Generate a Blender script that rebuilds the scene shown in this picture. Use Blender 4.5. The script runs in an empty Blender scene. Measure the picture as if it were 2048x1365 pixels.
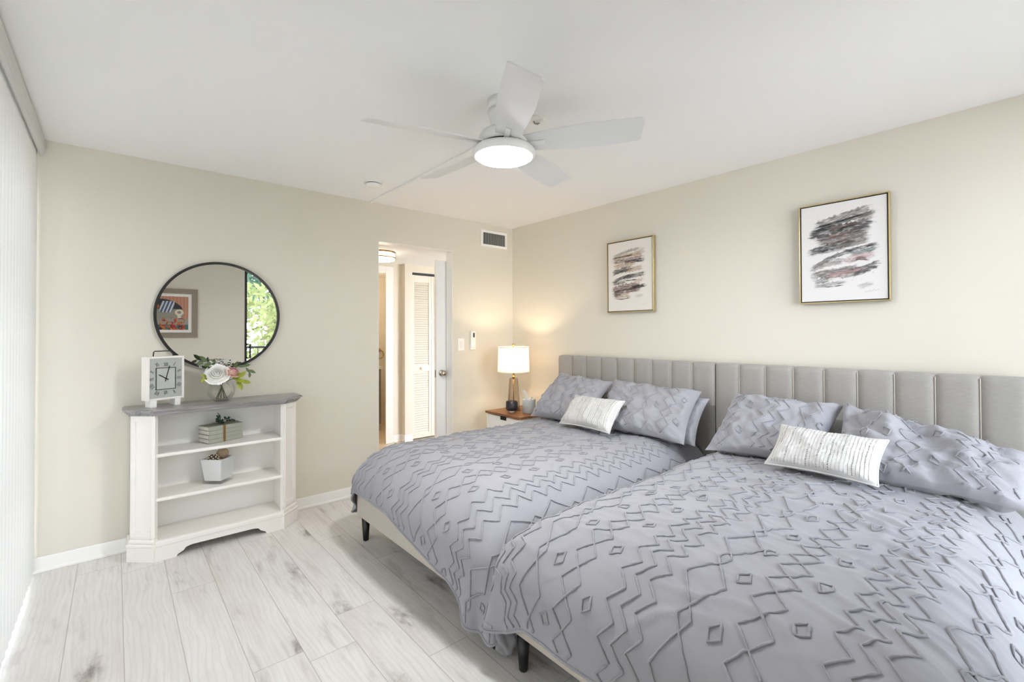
import bpy, bmesh, math, random
from mathutils import Vector, Matrix, noise
R_ = random.Random(7)
sc = bpy.context.scene
COL = sc.collection
PI = math.pi

# ------------------------------------------------------------------ camera
CAM = Vector((-3.2005, -3.7009, 1.3383))
cR = Vector((0.7573313, -0.65302357, -0.00308547)); cU = Vector((-0.00474604, -0.01022872, 0.99993642)); cF = Vector((0.65301362, 0.7572685, 0.0108458))
cam = bpy.data.cameras.new('camera'); co = bpy.data.objects.new('camera', cam); COL.objects.link(co)
m3 = Matrix((cR, cU, -cF)).transposed()
co.matrix_world = Matrix.Translation(CAM) @ m3.to_4x4()
cam.sensor_width = 36; cam.lens = 920.281 / 2048 * 36; cam.shift_y = (654.68 - 682.5) / 2048; cam.clip_start = .02
sc.camera = co
# ------------------------------------------------------------------ render look
vs = sc.view_settings
sc.display_settings.display_device = 'sRGB'
vs.view_transform = 'Standard'; vs.look = 'None'; vs.gamma = 1; vs.use_curve_mapping = False
vs.exposure = 0.54
sc.cycles.use_denoising = True
sc.cycles.max_bounces = 14; sc.cycles.diffuse_bounces = 8; sc.cycles.transparent_max_bounces = 24; sc.cycles.transmission_bounces = 12
sc.cycles.caustics_reflective = False; sc.cycles.caustics_refractive = False
sc.cycles.sample_clamp_indirect = 8

def lin(c):
    return tuple((v / 12.92 if v <= .04045 else ((v + .055) / 1.055) ** 2.4) for v in c)
def rgb(r, g, b): return lin((r / 255, g / 255, b / 255))

# ------------------------------------------------------------------ world and lights
SKY = 9.0
w = bpy.data.worlds.new('sky'); sc.world = w; w.use_nodes = True
wn = w.node_tree; bg = wn.nodes['Background']
tcw = wn.nodes.new('ShaderNodeTexCoord'); sx = wn.nodes.new('ShaderNodeSeparateXYZ'); rp = wn.nodes.new('ShaderNodeValToRGB')
wn.links.new(tcw.outputs['Generated'], sx.inputs[0]); wn.links.new(sx.outputs['Z'], rp.inputs[0])
rp.color_ramp.elements[0].color = (.905, .955, 1, 1); rp.color_ramp.elements[1].color = (.68, .80, 1, 1)
wn.links.new(rp.outputs[0], bg.inputs['Color']); bg.inputs['Strength'].default_value = SKY

def light(name, kind, loc, energy, color=(1, 1, 1), rot=(0, 0, 0), **kw):
    l = bpy.data.lights.new(name, kind); l.energy = energy; l.color = color
    for k, v in kw.items(): setattr(l, k, v)
    o = bpy.data.objects.new(name, l); COL.objects.link(o); o.location = loc; o.rotation_euler = rot
    return o
sun = light('sun', 'SUN', (0, 0, 8), 8.0, (1, .95, .88), (math.radians(-38), math.radians(22), 0), angle=.01)
def portal(name, loc, rot, sx_, sy_):
    o = light(name, 'AREA', loc, 1, (1, 1, 1), rot, shape='RECTANGLE', size=sx_, size_y=sy_)
    o.data.cycles.is_portal = True
portal('daylight_rear_window', (-.88, -4.36, 1.18), (PI / 2, 0, 0), 1.62, 2.34)
portal('daylight_side_window', (-3.70, -1.95, 1.12), (PI / 2, 0, -PI / 2), 3.5, 2.14)

# ------------------------------------------------------------------ node helpers
class NT:
    def __init__(s, name):
        s.m = bpy.data.materials.new(name); s.m.use_nodes = True; s.t = s.m.node_tree
        s.b = s.t.nodes['Principled BSDF']; s.out = s.t.nodes['Material Output']
    def n(s, typ, **kw):
        nd = s.t.nodes.new(typ)
        for k, v in kw.items(): setattr(nd, k, v)
        return nd
    def put(s, sock, v):
        if isinstance(v, bpy.types.NodeSocket): s.t.links.new(v, sock)
        elif v is not None: sock.default_value = v
    def math(s, op, a, b=None, c=None):
        nd = s.n('ShaderNodeMath', operation=op); s.put(nd.inputs[0], a); s.put(nd.inputs[1], b)
        if c is not None: s.put(nd.inputs[2], c)
        return nd.outputs[0]
    def mix(s, fac, a, b, mode='MIX'):
        nd = s.n('ShaderNodeMix', data_type='RGBA', blend_type=mode); s.put(nd.inputs[0], fac)
        for i, v in ((6, a), (7, b)):
            s.put(nd.inputs[i], v if isinstance(v, bpy.types.NodeSocket) else (*v[:3], 1))
        return nd.outputs[2]
    def coord(s, kind='Object'): return s.n('ShaderNodeTexCoord').outputs[kind]
    def mapping(s, v, scale=(1, 1, 1), loc=(0, 0, 0), rot=(0, 0, 0)):
        nd = s.n('ShaderNodeMapping'); s.put(nd.inputs['Vector'], v); nd.inputs['Scale'].default_value = scale
        nd.inputs['Location'].default_value = loc; nd.inputs['Rotation'].default_value = rot
        return nd.outputs[0]
    def noise(s, v, scale=5, detail=3, rough=.5, dist=0):
        nd = s.n('ShaderNodeTexNoise'); s.put(nd.inputs['Vector'], v); nd.inputs['Scale'].default_value = scale
        nd.inputs['Detail'].default_value = detail; nd.inputs['Roughness'].default_value = rough; nd.inputs['Distortion'].default_value = dist
        return nd.outputs['Fac']
    def ramp(s, fac, stops):
        nd = s.n('ShaderNodeValToRGB'); s.put(nd.inputs[0], fac); e = nd.color_ramp.elements
        while len(e) < len(stops): e.new(.5)
        for el, (p, c) in zip(e, stops): el.position = p; el.color = (*c, 1) if len(c) == 3 else c
        return nd.outputs[0]
    def bump(s, h, strength=.3, dist=.01):
        nd = s.n('ShaderNodeBump'); s.put(nd.inputs['Height'], h); nd.inputs['Strength'].default_value = strength; nd.inputs['Distance'].default_value = dist
        s.t.links.new(nd.outputs[0], s.b.inputs['Normal']); return nd
    def set(s, **kw):
        for k, v in kw.items():
            k = {'color': 'Base Color', 'rough': 'Roughness', 'metal': 'Metallic', 'trans': 'Transmission Weight', 'ior': 'IOR', 'alpha': 'Alpha',
                 'spec': 'Specular IOR Level', 'ecol': 'Emission Color', 'estr': 'Emission Strength', 'sheen': 'Sheen Weight', 'coat': 'Coat Weight', 'sss': 'Subsurface Weight'}[k]
            if k.endswith('Color') and not isinstance(v, bpy.types.NodeSocket): v = (*v[:3], 1)
            s.put(s.b.inputs[k], v)
        return s

def plain(name, col, rough=.5, var=.06, scale=6, metal=0, bump=0, bscale=60, **kw):
    t = NT(name); co_ = t.coord()
    nz = t.noise(co_, scale, 4)
    c = t.mix(nz, tuple(v * (1 - var) for v in col), tuple(min(1, v * (1 + var)) for v in col))
    t.set(color=c, rough=rough, metal=metal, **kw)
    if bump: t.bump(t.noise(co_, bscale, 4), bump, .004)
    return t.m

def fabric(name, col, rough=.9, thread=420, var=.1, bump=.25, streak=(1, 1, 1), streak_amt=.0):
    t = NT(name); co_ = t.coord()
    n1 = t.noise(t.mapping(co_, streak), thread, 2, .6); n2 = t.noise(co_, 3.5, 4)
    c = t.mix(n2, tuple(v * (1 - var * .6) for v in col), tuple(min(1, v * (1 + var * .6)) for v in col))
    c = t.mix(t.math('MULTIPLY', t.math('SUBTRACT', n1, .35), 1.2), tuple(v * (1 - streak_amt) for v in col), c) if streak_amt else c
    t.set(color=c, rough=rough, sheen=.15, spec=.15)
    t.bump(n1, bump, .002)
    return t.m

M = {}
M['wall'] = plain('wall_paint', rgb(217, 212, 199), .75, .012, 1.5, bump=.05, bscale=180)
M['hall_wall'] = plain('hall_paint', rgb(226, 218, 204), .75, .012, 1.5, bump=.05, bscale=180)
M['ceiling'] = plain('ceiling_paint', rgb(242, 242, 241), .85, .008, 1.2, bump=.06, bscale=150)
M['trim'] = plain('trim_paint', rgb(240, 238, 234), .4, .01, 3)
M['white'] = plain('white_enamel', rgb(240, 239, 236), .35, .01, 4)
M['cream_white'] = plain('cream_enamel', rgb(236, 232, 226), .45, .012, 4)
M['fanwhite'] = plain('fan_white', rgb(226, 226, 224), .4, .01, 4)
M['blade'] = plain('blade_white', rgb(222, 222, 221), .45, .02, 5)
M['black'] = plain('black_metal', rgb(16, 15, 16), .4, .1, 8)
M['leg_black'] = plain('black_wood', rgb(14, 14, 15), .35, .1, 8)
M['brass'] = plain('brass', rgb(190, 150, 80), .25, .06, 9, metal=1)
M['gold'] = plain('champagne_frame', rgb(205, 186, 140), .3, .05, 12, metal=.85)
M['chrome'] = plain('satin_nickel', rgb(190, 180, 165), .22, .03, 9, metal=1)
M['grey_metal'] = plain('grey_metal', rgb(150, 148, 142), .4, .03, 9, metal=.6)
M['dark'] = plain('hollow_shade', rgb(18, 17, 16), .8, .1, 8)  # near-black colour that paints the shade inside hollows and gaps
M['duvet'] = fabric('grey_cotton', rgb(157, 156, 161), .92, 500, .05, .12)
M['cord'] = fabric('grey_chenille', rgb(156, 155, 160), .95, 330, .18, .9)
M['plain_cotton'] = fabric('plain_grey_cotton', rgb(168, 168, 174), .92, 500, .06, .15)
M['linen'] = fabric('grey_linen', rgb(173, 169, 163), .95, 220, .06, .35, (1, .12, 1.6), .22)
M['rail_linen'] = fabric('beige_linen', rgb(205, 196, 184), .95, 220, .06, .3, (.2, .2, 1.6), .14)
M['throw'] = fabric('white_woven', rgb(208, 206, 203), .95, 260, .08, .5)
M['stitch'] = fabric('charcoal_stitch', rgb(60, 60, 64), .95, 300, .2, .5)
M['slub'] = fabric('pale_grey_slub', rgb(184, 182, 179), .95, 300, .2, .5)
M['shade_edge'] = fabric('shade_trim', rgb(240, 226, 200), .9, 300, .05, .2)
M['leaf'] = plain('leaf_green', rgb(84, 104, 62), .5, .25, 30)
M['leaf_lime'] = plain('leaf_lime', rgb(150, 158, 52), .5, .25, 30)
M['stem'] = plain('stem_green', rgb(78, 84, 50), .55, .2, 30)
M['euca'] = plain('eucalyptus_green', rgb(66, 98, 82), .6, .3, 40)
M['petal_white'] = plain('petal_white', rgb(253, 252, 249), .7, .01, 20)
M['petal_pink'] = plain('petal_pink', rgb(238, 205, 192), .7, .10, 25)
M['petal_pink2'] = plain('petal_deep_pink', rgb(222, 172, 178), .7, .1, 25)
M['blossom'] = plain('blossom_grey_white', rgb(226, 226, 224), .7, .1, 40)
M['book'] = plain('sage_cloth', rgb(164, 167, 152), .75, .10, 30, bump=.3, bscale=300)
M['page'] = plain('page_paper', rgb(226, 222, 210), .85, .06, 60)
M['ribbon'] = plain('amber_ribbon', rgb(128, 92, 44), .4, .2, 30)
M['tan'] = plain('tan_fibre', rgb(196, 172, 146), .85, .25, 30, bump=.5, bscale=90)
M['bead_dark'] = plain('dark_core', rgb(74, 58, 46), .8, .2, 30)
M['bead_light'] = plain('cane_slice', rgb(232, 222, 204), .7, .1, 30)
M['liner'] = plain('white_liner', rgb(248, 247, 246), .5, .01, 10)
M['tissue_cover'] = plain('pale_blue_grey', rgb(186, 194, 194), .6, .06, 12, bump=.2, bscale=120)
M['tissue'] = plain('tissue_white', rgb(246, 244, 240), .9, .02, 20)
M['candle_black'] = plain('candle_black', rgb(26, 23, 30), .35, .15, 20)
M['candle_line'] = plain('candle_grooves', rgb(96, 92, 100), .5, .1, 20)
M['wax'] = plain('wax', rgb(250, 240, 225), .5, .02, 9)
M['dial'] = plain('clock_dial', rgb(176, 178, 174), .45, .08, 14)
M['dial_center'] = plain('clock_dial_center', rgb(186, 188, 186), .4, .12, 18)
M['ink'] = plain('numeral_ink', rgb(62, 62, 62), .6, .1, 20)
M['grey_ink'] = plain('grey_pen', rgb(120, 118, 116), .6, .1, 20)
M['paper'] = plain('mat_paper', rgb(233, 230, 224), .8, .01, 10)
M['taupe'] = plain('taupe_frame', rgb(138, 128, 112), .5, .06, 12)
M['vanity'] = plain('vanity_grey', rgb(150, 141, 126), .5, .05, 10)
M['stone'] = plain('stone_white', rgb(238, 234, 226), .3, .03, 20)
M['balcony'] = plain('concrete', rgb(176, 172, 164), .9, .06, 8)
M['bark'] = plain('bark', rgb(92, 80, 68), .9, .3, 12)
M['bounce_ground'] = plain('pale_bounce_ground', rgb(206, 198, 188), .9, .08, 1)  # ground tone made pale so it bounces sunlight onto the ceiling
M['lead'] = plain('window_grey', rgb(206, 206, 203), .5, .02, 9)
M['lcd'] = plain('lcd_dark', rgb(52, 52, 50), .3, .1, 20)

def glass(name, tint=(1, 1, 1), refl=.9):
    t = NT(name); t.t.nodes.remove(t.b)
    tr = t.n('ShaderNodeBsdfTransparent'); tr.inputs[0].default_value = (*tint, 1)
    gl = t.n('ShaderNodeBsdfGlossy'); gl.inputs['Roughness'].default_value = .02
    lw = t.n('ShaderNodeFresnel'); lw.inputs['IOR'].default_value = 1.45
    mx = t.n('ShaderNodeMixShader'); t.put(mx.inputs[0], t.math('MULTIPLY', lw.outputs[0], refl)); t.t.links.new(tr.outputs[0], mx.inputs[1]); t.t.links.new(gl.outputs[0], mx.inputs[2])
    t.t.links.new(mx.outputs[0], t.out.inputs[0]); return t.m
M['glass'] = glass('pane_glass', (.98, .98, .98), .8)
M['vase_glass'] = glass('vase_glass', (.99, .992, .982), .4)
M['pot_glass'] = glass('pot_glass', (.995, .998, .998), .35)
M['smoke_glass'] = glass('smoked_glass', (.88, .81, .73), .7)

def translucent(name, col, fac=.5, tcol=None):
    t = NT(name); t.t.nodes.remove(t.b)
    nz = t.noise(t.mapping(t.coord(), (1, 1, 1)), 300, 2)
    c = t.mix(nz, tuple(v * .96 for v in col), col)
    d = t.n('ShaderNodeBsdfDiffuse'); t.put(d.inputs[0], c)
    tr = t.n('ShaderNodeBsdfTranslucent'); t.put(tr.inputs[0], (*(tcol or col), 1))
    mx = t.n('ShaderNodeMixShader'); mx.inputs[0].default_value = fac
    t.t.links.new(d.outputs[0], mx.inputs[1]); t.t.links.new(tr.outputs[0], mx.inputs[2]); t.t.links.new(mx.outputs[0], t.out.inputs[0]); return t.m
M['vane'] = translucent('blind_vinyl', rgb(240, 241, 240), .092, rgb(196, 197, 197))
M['foliage_yellow'] = translucent('foliage_yellow', rgb(112, 120, 80), .35)
M['foliage_dark'] = translucent('foliage_dark', rgb(66, 88, 74), .3)
M['lampshade'] = translucent('lampshade_linen', rgb(248, 240, 226), .25, rgb(250, 236, 212))

def emit(name, col, s):
    t = NT(name); t.set(color=(.8, .8, .8), ecol=col, estr=s, rough=.6); return t.m
M['led'] = emit('led_panel', (.96, .98, 1), 110)
M['hall_led'] = emit('hall_diffuser', (1, .90, .76), 3.2)
M['bulb'] = emit('warm_bulb', (1, .76, .48), 12)

def m_mirror():
    t = NT('mirror_silver'); t.set(color=(.93, .93, .92), metal=1, rough=.0); return t.m
M['mirror'] = m_mirror()

def m_attr(name, rough=.7):
    t = NT(name); a = t.n('ShaderNodeVertexColor', layer_name='Col'); t.set(color=a.outputs[0], rough=rough)
    t.bump(t.noise(t.coord(), 500, 2), .1, .001); return t.m
M['paint'] = m_attr('brushed_paint')

def m_floor():
    t = NT('whitewashed_oak_planks'); co_ = t.coord(); s = t.n('ShaderNodeSeparateXYZ'); t.put(s.inputs[0], co_)
    u = t.math('DIVIDE', t.math('ADD', s.outputs[0], 2.595), .1907)
    row = t.math('FLOOR', u); fu = t.math('FRACT', u)
    wn_ = t.n('ShaderNodeTexWhiteNoise', noise_dimensions='1D'); t.put(wn_.inputs['W'], row)
    v = t.math('ADD', t.math('DIVIDE', s.outputs[1], 1.38), t.math('MULTIPLY', wn_.outputs['Value'], 7.31))
    cell = t.math('FLOOR', v); fv = t.math('FRACT', v)
    w2 = t.n('ShaderNodeTexWhiteNoise', noise_dimensions='2D'); cb = t.n('ShaderNodeCombineXYZ'); t.put(cb.inputs[0], row); t.put(cb.inputs[1], cell); t.put(w2.inputs['Vector'], cb.outputs[0])
    # per plank offset of the grain
    off = t.n('ShaderNodeVectorMath', operation='MULTIPLY_ADD'); t.put(off.inputs[0], w2.outputs['Color']); off.inputs[1].default_value = (9, 13, 5); t.put(off.inputs[2], co_)
    g = off.outputs[0]
    warp = t.n('ShaderNodeTexNoise'); t.put(warp.inputs['Vector'], t.mapping(g, (4, 1.6, 1))); warp.inputs['Scale'].default_value = 1; warp.inputs['Detail'].default_value = 2
    wv = t.n('ShaderNodeVectorMath', operation='MULTIPLY_ADD'); t.put(wv.inputs[0], warp.outputs['Color']); wv.inputs[1].default_value = (.10, .28, 0); t.put(wv.inputs[2], g)
    gw = wv.outputs[0]
    fine = t.noise(t.mapping(g, (210, 7, 1)), 1.0, 4, .65)
    grain = t.noise(t.mapping(gw, (60, 4.5, 1)), 1.0, 5, .6, .3)
    rings = t.n('ShaderNodeTexWave', wave_type='BANDS', bands_direction='X'); t.put(rings.inputs['Vector'], t.mapping(gw, (15, 1.0, 1))); rings.inputs['Scale'].default_value = 1.0
    rings.inputs['Distortion'].default_value = 6; rings.inputs['Detail'].default_value = 3; rings.inputs['Detail Scale'].default_value = .9
    vor = t.n('ShaderNodeTexVoronoi'); t.put(vor.inputs['Vector'], t.mapping(gw, (5.4, 1.7, 1))); vor.inputs['Scale'].default_value = 1.0
    kn = t.noise(t.mapping(gw, (34, 12, 1)), 1.0, 5, .65)
    knot = t.ramp(t.math('ADD', vor.outputs['Distance'], t.math('MULTIPLY', t.math('SUBTRACT', kn, .5), .62)), [(.0, (1, 1, 1)), (.07, (.7, .7, .7)), (.20, (.12, .12, .12)), (.34, (0, 0, 0))])
    smear = t.noise(t.mapping(gw, (13, 2.1, 1)), 1.0, 5, .65)
    cloud = t.noise(t.mapping(g, (5, 1.1, 1)), 1.0, 4, .6)
    base = t.mix(w2.outputs['Value'], rgb(221, 218, 214), rgb(226, 223, 220))
    base = t.mix(t.ramp(grain, [(.45, (0, 0, 0)), (.75, (.4, .4, .4))]), base, rgb(192, 186, 180))
    base = t.mix(t.math('MULTIPLY', fine, .22), base, rgb(198, 193, 188))
    base = t.mix(t.ramp(cloud, [(.48, (0, 0, 0)), (.72, (.4, .4, .4))]), base, rgb(196, 184, 178))
    base = t.mix(t.math('MULTIPLY', t.math('POWER', rings.outputs['Fac'], 5), .16), base, rgb(176, 168, 161))
    base = t.mix(t.ramp(smear, [(.55, (0, 0, 0)), (.78, (.62, .62, .62))]), base, rgb(152, 142, 135))
    base = t.mix(t.math('MULTIPLY', knot, .8), base, rgb(116, 106, 99))
    e1 = t.math('LESS_THAN', t.math('MINIMUM', fu, t.math('SUBTRACT', 1, fu)), .010)
    e2 = t.math('LESS_THAN', t.math('MINIMUM', fv, t.math('SUBTRACT', 1, fv)), .0013)
    seam = t.math('MAXIMUM', e1, e2)
    base = t.mix(t.math('MULTIPLY', seam, .5), base, rgb(140, 134, 128))
    t.set(color=base, rough=t.math('ADD', .42, t.math('MULTIPLY', grain, .15)), spec=.35)
    hgt = t.math('SUBTRACT', t.math('MULTIPLY', fine, .3), seam); t.bump(hgt, .18, .002)
    return t.m
M['floor'] = m_floor()

def m_tile():
    t = NT('beige_hall_tile'); br = t.n('ShaderNodeTexBrick'); t.put(br.inputs['Vector'], t.coord()); br.offset = 0
    br.inputs['Color1'].default_value = (*rgb(226, 206, 180), 1); br.inputs['Color2'].default_value = (*rgb(220, 198, 170), 1); br.inputs['Mortar'].default_value = (*rgb(170, 150, 128), 1)
    br.inputs['Scale'].default_value = 1; br.inputs['Brick Width'].default_value = .45; br.inputs['Row Height'].default_value = .45; br.inputs['Mortar Size'].default_value = .004
    t.set(color=t.mix(t.math('MULTIPLY', t.noise(t.coord(), 9, 4), .3), br.outputs[0], rgb(206, 184, 156)), rough=.35); return t.m
M['tile'] = m_tile()

def m_wood():
    t = NT('walnut_top'); co_ = t.coord()
    g = t.noise(t.mapping(co_, (60, 3, 20)), 1, 5, .6, .6); b = t.n('ShaderNodeSeparateXYZ'); t.put(b.inputs[0], co_)
    st = t.n('ShaderNodeTexWhiteNoise', noise_dimensions='1D'); t.put(st.inputs['W'], t.math('FLOOR', t.math('MULTIPLY', b.outputs[0], 16)))
    c = t.mix(t.ramp(g, [(.3, (0, 0, 0)), (.7, (1, 1, 1))]), rgb(112, 68, 38), rgb(166, 112, 66))
    c = t.mix(t.math('MULTIPLY', st.outputs['Value'], .45), c, rgb(92, 54, 30))
    t.set(color=c, rough=.35); return t.m
M['walnut'] = m_wood()
def m_greytop():
    t = NT('weathered_grey_top'); co_ = t.coord()
    g = t.noise(t.mapping(co_, (3, 60, 60)), 1, 5, .65, .5)
    t.set(color=t.ramp(g, [(.3, rgb(112, 110, 113)), (.55, rgb(158, 155, 154)), (.75, rgb(206, 202, 198))]), rough=.3); return t.m
M['greytop'] = m_greytop()

# ------------------------------------------------------------------ mesh builder
class MB:
    def __init__(s): s.v = []; s.f = []; s.mi = []; s.sm = []; s.uv = None
    def add(s, vs_, fs, mi=0, smooth=False, M_=None):
        o = len(s.v)
        for p in vs_:
            p = Vector(p); s.v.append(M_ @ p if M_ else p)
        for f in fs: s.f.append(tuple(i + o for i in f)); s.mi.append(mi); s.sm.append(smooth)
        return s
    def box(s, lo, hi, bev=0, mi=0, M_=None, seg=2, smooth=False):
        lo = Vector(lo); hi = Vector(hi); bm = bmesh.new(); bmesh.ops.create_cube(bm, size=1)
        d = hi - lo; c = (hi + lo) / 2
        for v in bm.verts: v.co = Vector((v.co.x * d.x + c.x, v.co.y * d.y + c.y, v.co.z * d.z + c.z))
        if bev: bmesh.ops.bevel(bm, geom=bm.edges[:], offset=min(bev, .49 * min(abs(d.x), abs(d.y), abs(d.z))), segments=seg, affect='EDGES', profile=.5)
        s.frombm(bm, mi, smooth, M_); return s
    def frombm(s, bm, mi=0, smooth=False, M_=None):
        bm.verts.index_update()
        s.add([v.co.copy() for v in bm.verts], [[v.index for v in f.verts] for f in bm.faces], mi, smooth, M_); bm.free(); return s
    def prism(s, pts, z0, z1, mi=0, M_=None, smooth=False):
        n = len(pts); vs_ = [(x, y, z0) for x, y in pts] + [(x, y, z1) for x, y in pts]
        fs = [tuple(range(n - 1, -1, -1)), tuple(range(n, 2 * n))] + [(i, (i + 1) % n, n + (i + 1) % n, n + i) for i in range(n)]
        return s.add(vs_, fs, mi, smooth, M_)
    def tube(s, pts, r, n=8, mi=0, M_=None, closed=False, cap=True, smooth=True):
        pts = [Vector(p) for p in pts]; k = len(pts); rs = r if isinstance(r, (list, tuple)) else [r] * k
        vs_ = []; prev = None
        for i, p in enumerate(pts):
            a = pts[(i - 1) % k] if (closed or i > 0) else p; b = pts[(i + 1) % k] if (closed or i < k - 1) else p
            t = (b - a); t = t.normalized() if t.length > 1e-9 else Vector((0, 0, 1))
            if prev is None: x = t.orthogonal().normalized()
            else:
                x = prev - t * prev.dot(t); x = x.normalized() if x.length > 1e-6 else t.orthogonal().normalized()
            y = t.cross(x); prev = x
            for j in range(n):
                an = 2 * PI * j / n; vs_.append(p + x * math.cos(an) * rs[i] + y * math.sin(an) * rs[i])
        fs = []
        for i in range(k if closed else k - 1):
            for j in range(n):
                a = i * n + j; b = i * n + (j + 1) % n; i2 = (i + 1) % k
                fs.append((a, b, i2 * n + (j + 1) % n, i2 * n + j))
        if not closed and cap: fs += [tuple(range(n - 1, -1, -1)), tuple((k - 1) * n + j for j in range(n))]
        return s.add(vs_, fs, mi, smooth, M_)
    def lathe(s, prof, c=(0, 0, 0), n=32, mi=0, M_=None, smooth=True):
        c = Vector(c); vs_ = []; idx = []
        for r, z in prof:
            if r < 1e-6: idx.append([len(vs_)]); vs_.append(c + Vector((0, 0, z)))
            else:
                idx.append(list(range(len(vs_), len(vs_) + n)))
                for j in range(n): a = 2 * PI * j / n; vs_.append(c + Vector((r * math.cos(a), r * math.sin(a), z)))
        fs = []
        for A, B in zip(idx, idx[1:]):
            for j in range(n):
                a0, a1, b0, b1 = A[j % len(A)], A[(j + 1) % len(A)], B[j % len(B)], B[(j + 1) % len(B)]
                if len(A) == 1 and len(B) == 1: continue
                if len(A) == 1: fs.append((a0, b1, b0))
                elif len(B) == 1: fs.append((a0, a1, b0))
                else: fs.append((a0, a1, b1, b0))
        return s.add(vs_, fs, mi, smooth, M_)
    def grid(s, fn, nu, nv, mi=0, M_=None, smooth=True):
        vs_ = [fn(i / nu, j / nv) for j in range(nv + 1) for i in range(nu + 1)]
        fs = [(j * (nu + 1) + i, j * (nu + 1) + i + 1, (j + 1) * (nu + 1) + i + 1, (j + 1) * (nu + 1) + i) for j in range(nv) for i in range(nu)]
        return s.add(vs_, fs, mi, smooth, M_)
    def ball(s, c, r, n=16, mi=0, M_=None, sc_=(1, 1, 1)):
        pr = [(r * math.sin(PI * i / (n // 2)) * 1.0, -r * math.cos(PI * i / (n // 2)) * sc_[2]) for i in range(n // 2 + 1)]
        pr[0] = (0, pr[0][1]); pr[-1] = (0, pr[-1][1])
        return s.lathe(pr, c, n, mi, M_)
    def frame(s, y0, y1, z0, z1, wd, x0, x1, mi=0, axis='x', bev=.002):
        """rectangular frame of four bars in the plane across axis"""
        def bx(a0, a1, b0, b1):
            if axis == 'x': s.box((x0, a0, b0), (x1, a1, b1), bev, mi)
            else: s.box((a0, x0, b0), (a1, x1, b1), bev, mi)
        bx(y0, y1, z0, z0 + wd); bx(y0, y1, z1 - wd, z1); bx(y0, y0 + wd, z0 + wd, z1 - wd); bx(y1 - wd, y1, z0 + wd, z1 - wd)
        return s

def setp(o, label=None, cat=None, group=None, kind=None):
    if label: o['label'] = label
    if cat: o['category'] = cat
    if group: o['group'] = group
    if kind: o['kind'] = kind
    return o
def build(name, mb, mats, parent=None, org=None, mod=None, **kw):
    """one mesh object; vertices were given in world coordinates"""
    me = bpy.data.meshes.new(name)
    base = Vector(parent['_o']) if parent is not None and '_o' in parent else (Vector(org) if org is not None else Vector((0, 0, 0)))
    me.from_pydata([tuple(v - base) for v in mb.v], [], mb.f)
    mats = mats if isinstance(mats, (list, tuple)) else [mats]
    for m in mats: me.materials.append(m)
    me.polygons.foreach_set('material_index', mb.mi); me.polygons.foreach_set('use_smooth', mb.sm)
    me.validate(); me.update()
    o = bpy.data.objects.new(name, me); COL.objects.link(o)
    if parent is not None: o.parent = parent
    else: o.location = base
    o['_o'] = tuple(base)
    setp(o, **kw); return o
def thing(name, loc, label, cat, group=None):
    e = bpy.data.objects.new(name, None); COL.objects.link(e); e.location = loc; e['_o'] = tuple(loc); e.empty_display_size = .05
    return setp(e, label, cat, group)
def struct(name, mb, mats, parent=None, label=None, org=None):
    o = build(name, mb, mats, parent, org)
    if parent is None: o['kind'] = 'structure'
    if label: o['label'] = label
    return o
def rotz(a, c=(0, 0, 0)):
    c = Vector(c); return Matrix.Translation(c) @ Matrix.Rotation(a, 4, 'Z') @ Matrix.Translation(-c)

# ------------------------------------------------------------------ room shell
H = 2.44; XL = -3.78; YR = -4.35; T = .105
DX0, DX1, DZ = -1.507, -.758, 2.117
WL, WR = -1.70, -.06          # rear sliding door opening
b = MB().box((XL - .1, YR - .1, -.1), (.1, .06, 0)); struct('floor', b, M['floor'], label='whitewashed grey oak plank floor with dark knots')
b = MB().box((XL - .1, YR - .1, H), (.1, T, H + .1)); struct('ceiling', b, M['ceiling'], label='flat white bedroom ceiling')
b = MB().box((XL - .1, 0, 0), (DX0, T, H)).box((DX1, 0, 0), (.1, T, H)).box((DX0, 0, DZ), (DX1, T, H))
struct('wall_far', b, M['wall'], label='cream wall with the round mirror and open doorway')
b = MB().box((0, YR - .1, 0), (.1, 0, H)); struct('wall_right', b, M['wall'], label='cream wall behind the two upholstered headboards')
b = MB().box((XL - .1, YR - .1, 0), (WL, YR, H)).box((WR, YR - .1, 0), (0, YR, H)).box((WL, YR - .1, 2.36), (WR, YR, H))
struct('wall_rear', b, M['wall'], label='cream wall reflected in the round mirror')
b = MB().box((XL - .1, -.14, 0), (XL, 0, H)).box((XL - .1, YR, 0), (XL, -3.74, H)).box((XL - .1, -3.74, 2.24), (XL, -.14, H))
struct('wall_left', b, M['wall'], label='wall around the window behind the vertical blind')

def baseboard(name, pts_lo_hi, mats=M['trim'], label=None):
    b = MB()
    for lo, hi, ax in pts_lo_hi:
        b.box(lo, hi, .004)
        l2, h2 = Vector(lo), Vector(hi); h2.z = .02
        if ax == 'y-': l2.y -= .008
        if ax == 'x-': l2.x -= .008
        if ax == 'y+': h2.y += .008
        b.box(l2, h2, .004)
    struct(name, b, mats, label=label)
baseboard('baseboard_far', [((XL, -.014, 0), (DX0, 0, .085), 'y-'), ((DX1, -.014, 0), (0, 0, .085), 'y-')], label='white baseboard under the mirror wall')
baseboard('baseboard_right', [((-.014, YR, 0), (0, -.014, .085), 'x-')], label='white baseboard under the headboard wall')
baseboard('baseboard_rear', [((XL, YR, 0), (WL, YR + .014, .085), 'y+')], label='white baseboard on the mirrored wall')

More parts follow.
